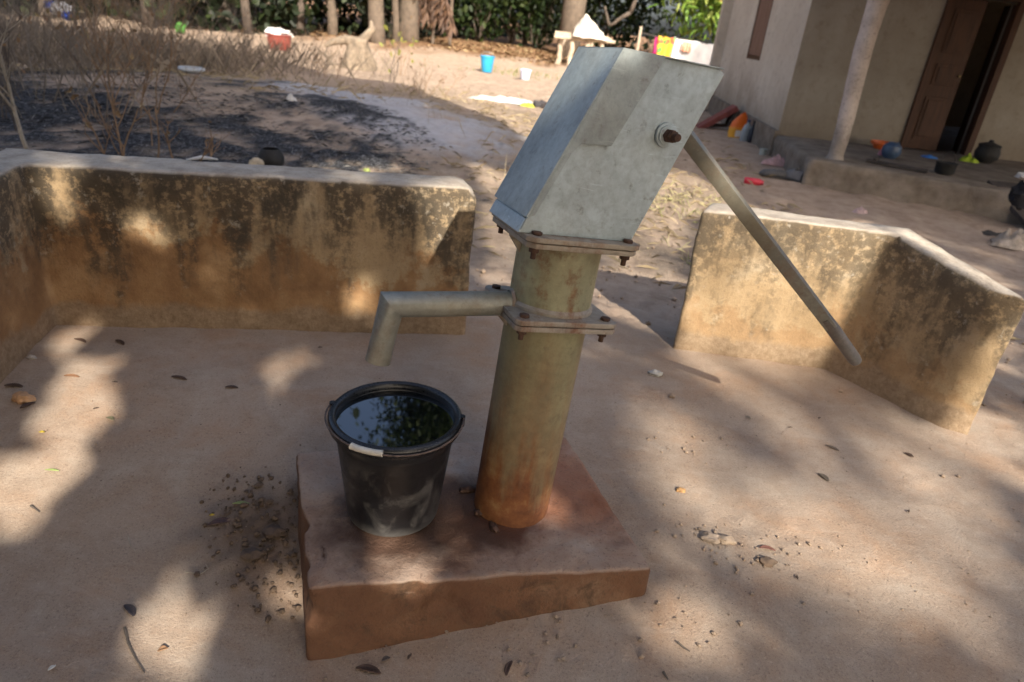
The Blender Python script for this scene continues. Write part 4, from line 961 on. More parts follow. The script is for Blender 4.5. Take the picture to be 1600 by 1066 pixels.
# undergrowth, forest shade put into its leaf colour: reads as one dark mass
bp = [at(px, edge(px)) for px in range(-300, 1301, 25)]; bx = np.array([p.x for p in bp]); by = np.array([p.y for p in bp]); by = np.where(bx > 4.2, 33.0, by)
nU = 64000; f_ = rng.uniform(0, len(bp)-1.001, nU); k_ = f_.astype(int); f_ -= k_; xs_ = bx[k_]*(1-f_)+bx[k_+1]*f_; dU = .6+6.5*rng.uniform(0, 1, nU)**.7; ys2 = by[k_]*(1-f_)+by[k_+1]*f_+dU
zz = rng.uniform(0, 1, nU)**.8*np.clip(1.0+1.6*dU, .6, 9); P_ = np.stack([xs_*(1+dU/30), ys2+.06*zz, zz+gz(xs_, ys2)-.1], 1); keep = np.sin(xs_*1.3+zz*.8)+np.sin(ys2*1.1+xs_*.4) > -1.2-.1*dU
o = leaf_mesh('undergrowth', P_[keep], .30, lf_under, None, LEAF, .1, 1.3); tag(o, 'dark mass of undergrowth filling the forest behind the yard', 'undergrowth', kind='stuff')
# sunlit low shrubs along the edge
def shrub(x_, y_, r_, h, n, mat, label, size=.25, group=None, name='shrub', stems=7, templ=LEAF, mat2=None):
    e = empty(name, (x_, y_, gzs(x_, y_))); tag(e, label, 'shrub', group); m = MB()
    for i in range(stems):
        a_ = rnd.uniform(0, 6.28); b_ = Vector((math.cos(a_)*r_*.7, math.sin(a_)*r_*.5, h*rnd.uniform(.6, .95))); wobbly(m, (0, 0, -.1), b_, .035, .012, 6, .08, i+x_, 6)
    m.build('stem', trunk_m, e, True, angle=180)
    P = crown_pts((x_, y_, gzs(x_, y_)+h*.58), (r_, r_*.8, h*.52), n, .2, 10, .22); P = P[P[:, 2] > gzs(x_, y_)+.05]
    leaf_mesh('foliage', P, size, mat, e, templ, .1)
    return e
SG = 'shrubs along the forest edge'
for i, (px, Yd, r_, h, n, lab) in enumerate(((700, 29, .9, 1.4, 400, 'low dark green shrub at the forest foot above the blue bucket'), (748, 28.5, 1.1, 2.6, 700, 'leafy green shrub at the forest edge left of the rack'), (800, 29, 1.1, 3.2, 900, 'tall sunlit green shrub between trunks left of the rack'), (838, 28, .9, 2.4, 700, 'bushy green shrub just left of the drying rack'), (960, 29, 1.6, 2.6, 900, 'dark shrub in shade right of the drying rack'))):
    shrub(aty(px, 60, Yd).x, Yd, r_, h, n, lf_dark, lab, .26, SG)
# mango tree with drooping sunlit foliage beside the house
mx, my = 7.4, 27.5; e = tree((mx, my), 5.0, .30, [((5.9, 25.2, 3.3), (2.1, 1.9, 2.2)), ((8.6, 25.0, 3.5), (2.4, 2.0, 2.5)), ((7.3, 24.4, 4.8), (2.6, 2.0, 2.2)), ((4.3, 26.0, 4.6), (2.0, 1.8, 1.6)), ((10.8, 26, 4.6), (2.6, 2.2, 3.0))],
    'big leafy mango tree in full sun with reddish young leaves beside the house', 15000, .40, lf_mango, trunk_m, 80, 'mango_tree', None, LEAFN, 0., cs=.34)
YP = []
for cx, cz in ((4.5, 3.1), (5.3, 3.7), (5.2, 2.7), (4.9, 4.2), (6.9, 3.9), (8.2, 3.4), (7.6, 2.3), (9.4, 3.2)): YP.append(rng.normal(0, .26, (90, 3))+np.array((cx+.2, 23.15+.25*abs(cx-7), cz)))
leaf_mesh('young_leaves', np.concatenate(YP), .26, lf_flower, e, LEAFN, 0.)
m = MB(); b_ = Vector((0, 0, 0))
wobbly(m, aty(1010, -60, 23)-e.location, aty(985, 20, 23)-e.location, .07, .06, 6, .05, 3); wobbly(m, aty(985, 20, 23)-e.location, aty(952, 40, 23)-e.location, .06, .045, 5, .08, 4); wobbly(m, aty(952, 40, 23)-e.location, aty(945, 10, 23)-e.location, .045, .03, 4, .05, 5)
m.build('hanging_branch', trunk_m, e, True, angle=180)
# dry palm fronds hanging by the thick pale trunk
e = empty('palm_thatch', Vector((aty(672, 60, 25).x, 25, gzs(-3, 25)))); tag(e, 'bundle of dry brown palm fronds hanging from poles by the thick trunk', 'palm fronds')
thm = leaf_mat('dry_frond', (0, (.05, .026, .016)), (.6, (.10, .052, .030)), (1, (.19, .11, .065)), trans=.15)
for k, (x0, y0, x1, y1) in enumerate(((662, -30, 650, 22), (668, -30, 668, 30), (676, -30, 684, 30), (684, -30, 698, 40), (690, -30, 708, 44))):
    a_, b_ = aty(x0, y0, 25-.2*k)-e.location, aty(x1, y1, 25-.2*k)-e.location; m = MB(); pts = wobbly(m, a_, b_, .03, .012, 8, .05, k, 6); m.build('frond_stalk', thm, e, True)
    V_ = []; F_ = []
    for i in range(70):
        s_ = rnd.random(); p_ = a_.lerp(b_, s_); sd_ = rnd.choice((-1, 1)); L_ = rnd.uniform(.25, .55)
        d_ = Vector((sd_*rnd.uniform(.1, .6), rnd.uniform(-.4, .3), -rnd.uniform(.6, 1))).normalized()*L_; w_ = Vector((.022, .01, 0)); k0 = len(V_)
        V_ += [p_-w_, p_+w_, p_+d_*.6+w_, p_+d_, p_+d_*.6-w_]; F_.append((k0, k0+1, k0+2, k0+3, k0+4))
    MB().add(V_, F_).build('frond', thm, e)
for px in (690, 716):
    m = MB(); a_ = aty(px-14, 72, 25)-e.location; a_.z = -.1; wobbly(m, a_, aty(px-8, -30, 25)-e.location, .06, .05, 8, .02, px); m.build('pole', trunk_l, e, True)
# blue and white things at the far top left
pp_ = aty(95, 14, 14.5); gp_ = gzs(pp_.x, 14.5)
e = empty('washing_pile', (pp_.x, 14.5, gp_)); tag(e, 'blue and white washing hung over a low frame at the top left', 'laundry')
m = MB(); m.blob((0, 0, max(.25, pp_.z-gp_)), (.20, .12, .12), .35, 2.6, 12, 2); m.build('white_cloth', PL('white_cloth_b', (.45, .45, .45), .9), e, True)
m = MB(); m.blob((-.22, .05, max(.25, pp_.z-gp_+.03)), (.10, .10, .09), .35, 2.6, 12, 6); m.blob((.14, -.05, max(.2, pp_.z-gp_-.10)), (.08, .09, .08), .35, 2.6, 12, 9); m.build('blue_cloth', PL('blue_cloth', (.03, .07, .32), .9), e, True)
for x_ in (-.35, .3):
    m = MB(); m.tube([(x_, 0, -.1), (x_*.8, 0, max(.3, pp_.z-gp_))], .025, 8); m.build('leg', trunk_l, e, True)
c = at(283, 54); m = MB(); m.blob((c.x, c.y, c.z+.16), (.13, .10, .13), .25, 2.2, 12, 3); o = m.build('green_bag', PL('green_plastic', (.06, .19, .03), .4), None, True); tag(o, 'small bright green plastic bag caught beyond the bushes', 'bag')
c = at(132, 66); m = MB(); m.blob((c.x, c.y, c.z+.10), (.10, .06, .12), .35, 2.4, 10, 3); m.blob((c.x+.06, c.y-.03, c.z+.03), (.05, .04, .07), .3, 2.4, 8, 5); o = m.build('yellow_scrap', PL('dull_yellow', (.40, .34, .10), .7), None, True); tag(o, 'dull yellow plastic scrap caught among the dry bushes', 'litter')

# ------------------------------------------------------------------ dry bushes in the burnt ground
def bushmat(n, c): return plain(n, c, .9, .35, 30)
tw = [bushmat('grey_twig', (.20, .165, .13)), bushmat('brown_twig', (.25, .155, .085)), bushmat('dark_twig', (.10, .08, .065)), bushmat('pale_twig', (.34, .29, .22))]
def twigs(name, px, h, spread, nst, mat, label, seed, group='dry twiggy bushes', lv=3, r0=.010, buds=0, cat='bush', xy=None):
    q_ = random.Random(seed); c = at(*px) if xy is None else Vector((*xy, gzs(*xy))); e = empty(name, c); tag(e, label, cat, group); m = MB(); tips = []
    def grow(p, d, L_, r_, l_):
        n_ = 4; pts = [p]
        for i in range(n_):
            d = (d+Vector((q_.uniform(-.22, .22), q_.uniform(-.22, .22), q_.uniform(-.08, .14)))).normalized(); pts.append(pts[-1]+d*L_/n_)
        m.tube(pts, [r_*(1-.5*i/n_) for i in range(n_+1)], 4, False); tips.append(pts[-1])
        if l_ > 0:
            for k in range(q_.choice((2, 3, 3, 4))):
                i = q_.randint(1, n_); a_ = Vector((q_.uniform(-1, 1), q_.uniform(-1, 1), q_.uniform(-.1, .7))).normalized()
                grow(pts[i], (d*.75+a_*.8).normalized(), L_*q_.uniform(.45, .75), r_*.55, l_-1)
    for i in range(nst):
        a_ = q_.uniform(0, 6.28); s_ = q_.uniform(.1, 1)*spread; b_ = Vector((math.cos(a_)*s_*.45, math.sin(a_)*s_*.45, -.03))
        m.tube([Vector((0, 0, -.07)), b_*.6+Vector((0, 0, -.04)), b_+Vector((0, 0, .01))], r0*.8, 4, False)
        grow(b_, Vector((math.cos(a_)*s_, math.sin(a_)*s_, 1)).normalized(), h*q_.uniform(.45, .8), r0*q_.uniform(.6, 1.1), lv)
    m.build('branches', mat, e)
    if buds:
        P = np.array([tuple(tips[q_.randrange(len(tips))]) for _ in range(buds)])+rng.normal(0, .015, (buds, 3)); leaf_mesh('dead_leaves', P+np.array(c), .045, lf_dry, e)
    return e
lf_dry = leaf_mat('dry_leaf', (0, (.16, .09, .05)), (.6, (.28, .17, .09)), (1, (.38, .29, .16)), trans=.15)
twigs('dry_sapling', (100, 246), .85, .5, 1, tw[3], 'single pale forked sapling standing just behind the low wall at left', 5, None, 3, .013, 0, 'sapling')
twigs('burnt_stems', (185, 247), .55, .75, 3, tw[1], 'curled brown burnt stems just behind the low wall', 8, None, 2, .0065, 10)
twigs('burnt_stems', (222, 250), .62, .45, 3, tw[1], 'upright brown burnt stems right of the curled ones', 12, None, 2, .0065, 14)
twigs('burnt_stems', (285, 258), .38, .6, 3, tw[1], 'short reddish burnt stems beside the white ash stick', 21, None, 2, .007, 10)
names = ['dense grey dry bush at the left edge of the burnt ground', 'dark thin bush at the far left edge', 'grey twiggy bush in the middle of the burnt ground', 'brown dry bush leaning over the burnt patch',
         'tall grey bush tangled behind the pale sapling', 'dry brown bush left of the white basin', 'thin grey bush just behind the white basin', 'wiry bush on the mound crest left of the red tub', 'thin dark bush on the crest before the red tub',
         'sparse twig bush right of the red tub', 'thin twig bush left of the grey stump', 'tall thin twig bush right of the grey stump', 'sparse dry bush at the sunny edge of the mound']
for i, (px, h, sp, ns, mi) in enumerate((((60, 150), 1.15, .8, 7, 0), ((10, 190), .9, .7, 5, 2), ((150, 185), .95, .8, 6, 0), ((205, 170), 1.0, .9, 6, 1), ((125, 120), 1.35, .9, 8, 0), ((225, 125), 1.1, .9, 7, 1), ((275, 105), 1.0, .8, 5, 0), ((330, 105), .95, .8, 5, 2), ((395, 110), .75, .7, 4, 2), ((470, 118), .85, .7, 4, 0), ((520, 122), .75, .6, 4, 1), ((612, 128), 1.0, .7, 3, 2), ((655, 145), .45, .9, 5, 1))):
    twigs('dry_bush', px, h, sp, ns+3, tw[mi], names[i], 40+i, 'dry twiggy bushes', 4 if i < 8 else 3, .0060, 26)
for i, (x_, y_) in enumerate(((-7.2, 9.5), (-6.0, 11.2), (-8.6, 11.5), (-7.4, 7.0), (-5.0, 9.6))):
    twigs('dry_bush', None, 1.5, .9, 8, tw[i % 2], ['tall grey tangle of twigs behind the burnt ground', 'brown tangle of twigs beyond the mound at left', 'far grey twig tangle at the top left', 'grey twig tangle at the left picture edge', 'brown twig tangle left of the white basin on the crest'][i], 70+i, 'dry twiggy bushes', 4, .0075, 60, xy=(x_, y_))
twigs('green_sprig', (625, 118), .8, .6, 3, tw[1], 'thin sprig with a few yellow-green leaves by the stump', 91, None, 2, .008, 0)
c = at(625, 118); leaf_mesh('leaves', np.array(c)+rng.normal(0, 1, (26, 3))*np.array((.22, .15, .18))+np.array((0, 0, .55)), .11, leaf_mat('yellow_green_leaf', (0, (.24, .26, .05)), (1, (.34, .30, .08))), bpy.data.objects['green_sprig'])

def blades(name, P, L0, L1, w_, mat, lay, label, cat):
    n = len(P); az = rng.uniform(0, 2*np.pi, n); L_ = rng.uniform(L0, L1, n); ti = np.clip(rng.normal(lay, .22, n), .02, 1.5)
    d = np.stack([np.cos(az)*np.cos(ti), np.sin(az)*np.cos(ti), np.sin(ti)], 1); sd_ = np.stack([-np.sin(az), np.cos(az), np.zeros(n)], 1)*w_
    mid = P+d*L_[:, None]*.55; tip = P+d*L_[:, None]; tip[:, 2] -= L_*.22*np.cos(ti); tip[:, 2] = np.maximum(tip[:, 2], P[:, 2]+.003)
    V_ = np.stack([P-sd_, P+sd_, mid+sd_*.8, tip, mid-sd_*.8], 1).reshape(-1, 3); fc = (np.arange(n)*5)[:, None]+np.arange(5)
    me_ = bpy.data.meshes.new(name); me_.from_pydata(V_.tolist(), [], fc.tolist()); me_.update(); o = bpy.data.objects.new(name, me_); COL.objects.link(o); me_.materials.append(mat); tag(o, label, cat, kind='stuff'); return o
def scatter(n, x0, x1, y0, y1, dens, zo=.0):
    x_ = rng.uniform(x0, x1, n); y_ = rng.uniform(y0, y1, n); k = dens(x_, y_) > rng.uniform(0, 1, n); x_, y_ = x_[k], y_[k]; return np.stack([x_, y_, gz(x_, y_)+zo], 1)
lump = lambda x, y, s, o: .5+.5*np.sin(x*s+o+1.7*np.sin(y*s*.7))*np.cos(y*s*1.1+o*2+np.sin(x*s*.6))
straw_m = leaf_mat('straw', (0, (.20, .15, .09)), (.5, (.36, .28, .17)), (1, (.50, .41, .27)), trans=.1)
char_m = leaf_mat('charred_straw', (0, (.010, .010, .011)), (.5, (.03, .03, .033)), (.72, (.12, .12, .125)), (1, (.38, .36, .33)), trans=.02)
inb = lambda x, y: ((x+4.4)/3.1)**2+((y-4.9)/1.9)**2 < 1.35
inb2 = lambda x, y: ((x+2.0)/1.15)**2+((y-5.6)/1.6)**2 < 1.1
P_ = scatter(46000, -9, -.8, 2.9, 8.2, lambda x, y: (inb(x, y) | inb2(x, y))*np.clip(lump(x, y, 3.1, .4)*1.3-.15, 0, 1), .006)
blades('charred_straw', P_, .02, .09, .0016, char_m, .14, 'matted black charred straw with ash behind the left wall', 'charred grass')
P_ = scatter(26000, -9, 2.4, 2.9, 13, lambda x, y: (~inb(x, y))*(~inb2(x, y))*np.clip(lump(x, y, 1.6, 2)*1.15-.25, 0, 1)*np.clip((13-y)/5, 0, 1), .006)
blades('dry_grass', P_, .05, .17, .003, straw_m, .18, 'trampled dry straw and grass scattered on the earth beyond the walls', 'dry grass')
P_ = scatter(2600, -9, -.2, 3.2, 11.5, lambda x, y: np.clip(lump(x, y, 1.1, 5)*1.6-.75, 0, 1), 0)
blades('dry_grass_tufts', P_, .10, .30, .0016, straw_m, 1.1, 'standing dry grass stalks among the bushes', 'dry grass')
P_ = np.concatenate([scatter(24000, -10, -2.2, 5.5, 13.5, lambda x, y: np.clip(lump(x, y, .9, 3)*1.5-.35, 0, 1)*np.clip((-x-3.0)/2.2, .06, 1)*np.clip((y-5.0)/2.5, .1, 1), 0)])
blades('dry_stalks', P_, .20, .75, .0013, leaf_mat('grey_straw', (0, (.13, .10, .075)), (.6, (.24, .19, .14)), (1, (.36, .29, .21)), trans=.1), 1.2, 'haze of thin grey-brown dry stalks standing among the bushes at left', 'dry grass')
P_ = scatter(1500, .9, 1.9, 3.2, 6.5, lambda x, y: np.clip(lump(x, y, 2.1, 1)*1.5-.7, 0, 1), 0)
blades('pale_grass', P_, .04, .13, .003, leaf_mat('pale_green_straw', (0, (.38, .33, .18)), (.7, (.46, .40, .24)), (1, (.30, .33, .10)), trans=.1), .7, 'pale short grass behind the right low wall', 'dry grass')
P_ = scatter(1400, -3.0, 2.4, 16.5, 19.5, lambda x, y: np.clip(lump(x, y, 1.3, 3)*1.5-.6, 0, 1), 0)
blades('short_green_grass', P_, .05, .16, .008, leaf_mat('green_grass', (0, (.16, .20, .05)), (1, (.30, .30, .10)), trans=.15), .9, 'thin short green grass on the far yard', 'grass')
P_ = scatter(9000, -9, 3.2, 21.5, 29, lambda x, y: np.clip(lump(x, y, 1.0, 1)*1.2-.1, 0, 1)*np.clip((y-21)/3, .1, 1), .01)
o = leaf_mesh('leaf_litter', P_, .17, lf_dry, None, LEAF, .95); tag(o, 'brown fallen leaves along the forest foot', 'leaf litter', kind='stuff')

# ------------------------------------------------------------------ grit, stones, pods and leaves on the swept earth
def gznear(x, y):
    i = min(max(np.searchsorted(xs, x), 1), nx-1); j = min(max(np.searchsorted(ys, y), 1), ny-1); return float(max(Z[j, i], Z[j-1, i], Z[j, i-1], Z[j-1, i-1]))
def gritty(name, centres, n, sd_, r0, r1, mat, label):
    V_ = []; F_ = []; k = 0
    ico = [Vector(v) for v in ((0, 0, 1), (.9, 0, .3), (.28, .85, .3), (-.72, .53, .3), (-.72, -.53, .3), (.28, -.85, .3), (.4, .6, -.6), (-.7, 0, -.6), (.4, -.6, -.6))]
    fc = ((0, 1, 2), (0, 2, 3), (0, 3, 4), (0, 4, 5), (0, 5, 1), (1, 6, 2), (2, 6, 3), (3, 7, 4), (3, 6, 7), (4, 7, 8), (4, 8, 5), (5, 8, 1), (1, 8, 6))
    for c in centres:
        for i in range(n):
            x_, y_ = c[0]+rng.normal(0, sd_[0]), c[1]+rng.normal(0, sd_[1]); r_ = r0+(r1-r0)*rng.uniform()**3; z_ = gznear(x_, y_)
            s_ = rng.uniform(.7, 1.3, 3); a_ = rng.uniform(0, 6.28); ca, sa = math.cos(a_), math.sin(a_)
            for v in ico: vx, vy = v.x*s_[0], v.y*s_[1]; V_.append((x_+r_*(vx*ca-vy*sa), y_+r_*(vx*sa+vy*ca), z_+r_*(.35+v.z*s_[2]*.75)))
            F_ += [tuple(q+k for q in f) for f in fc]; k += 9
    o = MB().add(V_, F_).build(name, mat); tag(o, label, 'grit', kind='stuff'); return o
soil = plain('damp_crumbs', (.12, .08, .052), .95, .4, 40); sandg = plain('sandy_crumbs', (.32, .235, .165), .95, .4, 40)
gritty('soil_crumbs', [tuple(at(*p)[:2]) for p in ((400, 830), (425, 870), (440, 800), (380, 790), (445, 900))], 110, (.07, .06), .0015, .010, soil, 'damp dark crumbs of soil heaped left of the concrete block')
gritty('earth_crumbs', [tuple(at(*p)[:2]) for p in ((1170, 850), (1120, 830), (1190, 880), (1090, 700), (640, 1010), (850, 1010), (1080, 960))], 42, (.10, .05), .0012, .007, sandg, 'small crumbs of earth on the swept ground round the block')
gritty('sand_grains', [(0, 1.9), (-1.1, 1.5), (1.0, 1.6), (-.7, .9), (.9, 1.1)], 260, (.45, .35), .0008, .0034, sandg, 'scattered coarse grains on the swept earth')
gritty('yard_pebbles', [(-.1, 3.6), (.5, 3.4), (1.2, 4.4), (.2, 5.5), (2, 3.0), (2.2, 2.2), (2.3, 1.6)], 120, (.4, .5), .003, .016, sandg, 'pebbles and clods on the rough earth outside the walls')
def stone(px, r_, label, seed, c_=(.38, .34, .29)):
    c = at(*px); c.z = gznear(c.x, c.y); m = MB(); m.blob((c.x, c.y, c.z+r_*.3), (r_*1.25, r_*.8, r_*.6), .28, 1.8, 10, seed); o = m.build('stone', plain('stone_grey', c_, .9, .3, 60), None, True); tag(o, label, 'stone'); return o
stone((1024, 586), .021, 'pale grey stone on the earth between pump and right wall', 2, (.42, .40, .36))
stone((1064, 767), .011, 'small orange-brown pebble right of the concrete block', 5, (.42, .24, .10))
stone((36, 626), .026, 'orange and white stone in the sun at the left edge', 7, (.50, .30, .16))
stone((50, 560), .012, 'small grey pebble at the foot of the left return wall', 9)
stone((1198, 882), .016, 'rounded dark clod among the crumbs right of the block', 11, (.16, .11, .075))
stone((1135, 846), .018, 'sandy clod left of the rounded dark clod', 12, (.33, .25, .18))
stone((1110, 842), .020, 'grey clod furthest left among the crumbs right of the block', 13, (.28, .22, .17))
stone((395, 872), .022, 'damp dark clod in the mud left of the block', 14, (.10, .07, .05))
stone((430, 838), .024, 'big damp dark clod nearest the block in the mud', 15, (.09, .062, .045))
def pod(px, rz, L_, w_, col_, label, curl=.2, name='dry_pod', cat='seed pod', lift=.006):
    L_ *= .70; w_ *= .9; c = at(*px); c.z = gznear(c.x, c.y)+lift*.7; m = MB(); n_ = 14; k_ = 6; vs = []
    for i in range(n_+1):
        s_ = i/n_-.5; wd = w_*.62*max(.06, 1-abs(2*s_)**2.4); cy = curl*.45*L_*(1-4*s_*s_)
        for j in range(k_+1):
            q_ = j/k_-.5; vs.append((s_*L_, cy+wd*q_, .30*wd*(4*q_*q_)+.10*L_*curl*4*s_*s_))
    m.add(vs, [(i*(k_+1)+j, i*(k_+1)+j+1, (i+1)*(k_+1)+j+1, (i+1)*(k_+1)+j) for i in range(n_) for j in range(k_)])
    o = m.build(name, plain(name+'_skin', col_, .65, .35, 60), None, True, angle=180); sm = o.modifiers.new('thickness', 'SOLIDIFY'); sm.thickness = .0025; o.location = c; o.rotation_euler = (rnd.uniform(-.06, .06), rnd.uniform(-.05, .05), R(rz)); tag(o, label, cat); return o
BR = (.075, .042, .028)
pod((345, 822), 25, .085, .030, (.085, .045, .04), 'broad dark brown pod in the mud left of the block'); pod((202, 956), -35, .060, .024, (.055, .045, .048), 'dark grey-brown pod left of the sunny patch'); pod((575, 1052), -10, .080, .024, BR, 'long brown pod on the earth below the block front')
pod((795, 1048), 75, .055, .016, BR, 'narrow brown pod standing upright in the picture below the block'); pod((280, 593), -8, .075, .018, BR, 'thin dark pod on the shaded earth before the left wall'); pod((362, 608), 10, .055, .016, BR, 'short dark pod right of the thin one before the left wall')
pod((112, 590), 4, .065, .016, (.20, .10, .05), 'brown pod in the sunny strip at left'); pod((22, 606), 5, .075, .020, BR, 'dark pod beside the orange and white stone'); pod((44, 636), 65, .06, .022, BR, 'curled dark pod right of the orange and white stone')
pod((125, 533), -20, .075, .022, BR, 'dark pod at the foot of the left wall corner'); pod((187, 536), -30, .07, .020, BR, 'dark pod along the foot of the left wall'); pod((1286, 747), -60, .055, .022, (.14, .11, .08), 'flat grey-brown leaf-shaped pod on the earth at right'); pod((1198, 862), -6, .055, .016, (.16, .065, .045), 'reddish curved pod above the clods at right', .35)
pod((1300, 701), -35, .06, .014, (.13, .095, .07), 'slender dry pod near the end of the right wall'); pod((1168, 654), -40, .03, .018, (.22, .18, .13), 'short tan husk on the earth below the handle'); pod((1420, 712), -50, .04, .016, BR, 'short dark pod below the right wall end'); pod((603, 1036), 40, .03, .02, (.10, .075, .06), 'small dark husk near the long brown pod')
GR = (.30, .36, .12)
pod((377, 793), 8, .060, .019, GR, 'pale green leaf beside the mud left of the block', .08, 'green_leaf', 'leaf'); pod((82, 738), 6, .050, .014, (.26, .33, .10), 'narrow green leaf at the edge of the sunny strip', .08, 'green_leaf', 'leaf')
pod((332, 815), 20, .018, .014, (.50, .36, .03), 'tiny yellow leaf beside the broad dark pod', .05, 'yellow_leaf', 'leaf'); pod((66, 679), 10, .022, .015, (.46, .34, .03), 'yellow petal in the sunny strip at left', .05, 'yellow_leaf', 'leaf'); pod((172, 657), -20, .045, .026, (.20, .18, .10), 'crumpled dull green leaf before the left wall', .2, 'dry_leaf', 'leaf')
pod((255, 1018), 30, .030, .024, (.22, .12, .06), 'small curled brown leaf at the bottom of the sunny patch', .3, 'dry_leaf', 'leaf'); pod((82, 1047), 60, .022, .016, (.62, .60, .55), 'tiny white scrap at the bottom left', .05, 'paper_scrap', 'litter')
def twig(pxs, r_, label, mat=None, name='twig', cat='twig'):
    P = [at(*p) for p in pxs]; c = P[0].copy(); m = MB(); m.tube([Vector((p.x, p.y, gznear(p.x, p.y)+r_*.8))-c for p in P], [r_*(1-.5*i/(len(P)-1)) for i in range(len(P))], 6); o = m.build(name, mat or tw[2], None, True); o.location = c; tag(o, label, cat)
twig(((195, 982), (200, 1005), (212, 1030), (226, 1052)), .003, 'thin dark bent twig left of the sunny patch'); twig(((48, 791), (55, 795), (62, 801)), .003, 'short grey twig on the shaded earth at left'); twig(((200, 838), (203, 852), (212, 864)), .0012, 'hair-thin pale stalk on the shaded earth at left', tw[3])
twig(((290, 898), (315, 899), (326, 892), (322, 887)), .0013, 'fine pale curled stalk above the sunny patch', tw[3]); twig(((1058, 1004), (1068, 1012), (1078, 1018)), .0026, 'short dark twig on the earth below the block right corner'); twig(((1036, 1050), (1044, 1062)), .003, 'small dark twig at the bottom edge right of the block')
for k, (px, rz) in enumerate((((500, 545), 20), ((150, 640), 50), ((180, 600), 10), ((640, 1030), 70), ((1390, 600), 30), ((1235, 669), 15), ((1280, 655), 40), ((890, 940), 10), ((1420, 800), 60), ((1245, 905), 80))):
    pod(px, rz, .022, .012, (.10, .065, .045), ['tiny dark flake in front of the left wall end', 'tiny dark flake above the curled leaf at left', 'tiny dark flake right of the brown pod at left', 'tiny dark flake below the block front', 'tiny dark flake at the foot of the right wall', 'tiny dark flake below the lever end', 'tiny dark flake right of the one below the lever end', 'tiny dark flake below the block right end', 'tiny dark flake in the streaked light at right', 'tiny dark flake below the streaked light at right'][k], .2, 'bark_flake', 'debris', .004)
# ------------------------------------------------------------------ unseen shade trees behind the camera, leaves cut away where sun patches should fall
U_ = np.array((-SUN.y, SUN.x, 0)); U_ /= np.linalg.norm(U_); U_ = -U_ if U_[0] < 0 else U_
S_ = np.array(SUN); V_ = np.cross(U_, S_); V_ = -V_ if V_[2] < 0 else V_
def uv(p): p = np.asarray(p, float); return np.stack([p@U_, p@V_], -1)
def onw(px, py, a, b):
    d = fw*FPX+r2*(px-800)-u2*(py-533); n_ = Vector((-(b[1]-a[1]), b[0]-a[0], 0)); o = Vector((0, 0, CAMZ)); return o+d*((Vector((*a, 0))-o).dot(n_)/d.dot(n_))
LWA, LWB = (-1.605, 2.135), (-.195, 2.428); RWA, RWB = (.66, 2.52), (1.33, 2.46)
G = lambda *p: [at(*q) for q in p]
LIT = [
 G((250, 62), (420, 88), (500, 114), (640, 134), (700, 160), (790, 198), (850, 238), (905, 258), (1000, 258), (1060, 225), (1085, 185))+[Vector((3.0, 13, 0)), Vector((4, 60, 0)), Vector((-16, 60, 0)), at(345, 44), at(290, 53)],
 G((1005, 262), (1068, 262), (1180, 326), (1290, 340), (1400, 347), (1420, 362), (1100, 330), (1075, 345), (1040, 400), (1005, 350)),
 G((150, 532), (172, 640), (128, 706), (66, 782), (-10, 845), (-10, 715), (38, 690), (66, 612), (45, 585), (80, 538)),
 G((262, 880), (298, 925), (325, 1000), (312, 1034), (210, 1030), (214, 955)), G((418, 925), (462, 872), (476, 940), (452, 965)),
 G((1085, 760), (1130, 765), (1150, 815), (1100, 812)), G((1160, 800), (1250, 800), (1258, 832), (1175, 830)), G((1254, 838), (1300, 842), (1346, 892), (1290, 885)),
 G((860, 990), (945, 985), (942, 1002), (865, 1006)), G((1022, 890), (1050, 915), (1078, 990), (1060, 990), (1030, 940)),
 G((1085, 565), (1110, 562), (1230, 640), (1210, 645)), G((1345, 690), (1390, 700), (1455, 770), (1420, 765)), G((1475, 795), (1500, 800), (1530, 855), (1500, 850)), G((1390, 892), (1430, 885), (1490, 950), (1440, 935)),
 G((1424, 684), (1440, 686), (1520, 780), (1505, 780)), G((1482, 692), (1505, 692), (1600, 755), (1600, 768)), G((1548, 580), (1605, 560), (1605, 740), (1565, 695)),
 G((735, 255), (800, 270), (820, 300), (760, 300)), G((490, 252), (600, 250), (640, 275), (500, 270)), 
]
wl_ = lambda a, b, *p: [onw(*q, a, b) for q in p]
LIT += [wl_(LWA, LWB, *p) for p in (((78, 262), (110, 262), (122, 330), (100, 350)), ((205, 328), (250, 322), (282, 365), (230, 378)), ((650, 330), (704, 318), (700, 350), (672, 400), (645, 375)), ((690, 285), (745, 292), (742, 338), (700, 330)),
        ((300, 415), (335, 430), (345, 460), (315, 455)), ((545, 430), (590, 440), (585, 480), (550, 470)), ((405, 480), (470, 485), (595, 490), (590, 512), (420, 508)), ((30, 500), (90, 500), (110, 530), (60, 540)))]
LIT += [wl_(RWA, RWB, *p) for p in (((1185, 342), (1390, 366), (1357, 435), (1320, 505), (1284, 552), (1185, 548), (1110, 546), (1070, 540), (1090, 490), (1140, 470), (1165, 400)), ((1105, 335), (1150, 338), (1135, 372), (1102, 380)))]
LIT += [[Vector(q) for q in ((.66, 2.52, .53), (.74, 2.70, .53), (1.455, 2.60, .53), (1.58, 2.10, .46), (1.50, 2.10, .46), (1.33, 2.45, .53))],
        [onw(*q, (1.515, 2.13), (1.586, 2.10)) for q in ((1556, 458), (1602, 462), (1565, 560), (1512, 692), (1476, 676), (1506, 610), (1535, 530))]]
BT = lambda *p: [at(*q, 0.0) for q in p]
LIT += [BT((585, 850), (640, 835), (690, 850), (700, 880), (620, 905), (580, 900)), BT((690, 815), (740, 830), (730, 860), (690, 850)), BT((905, 870), (960, 860), (985, 890), (930, 895)), BT((460, 880), (520, 900), (540, 960), (480, 960))]
def pl(*loc): return [PM @ Vector(q) for q in loc]
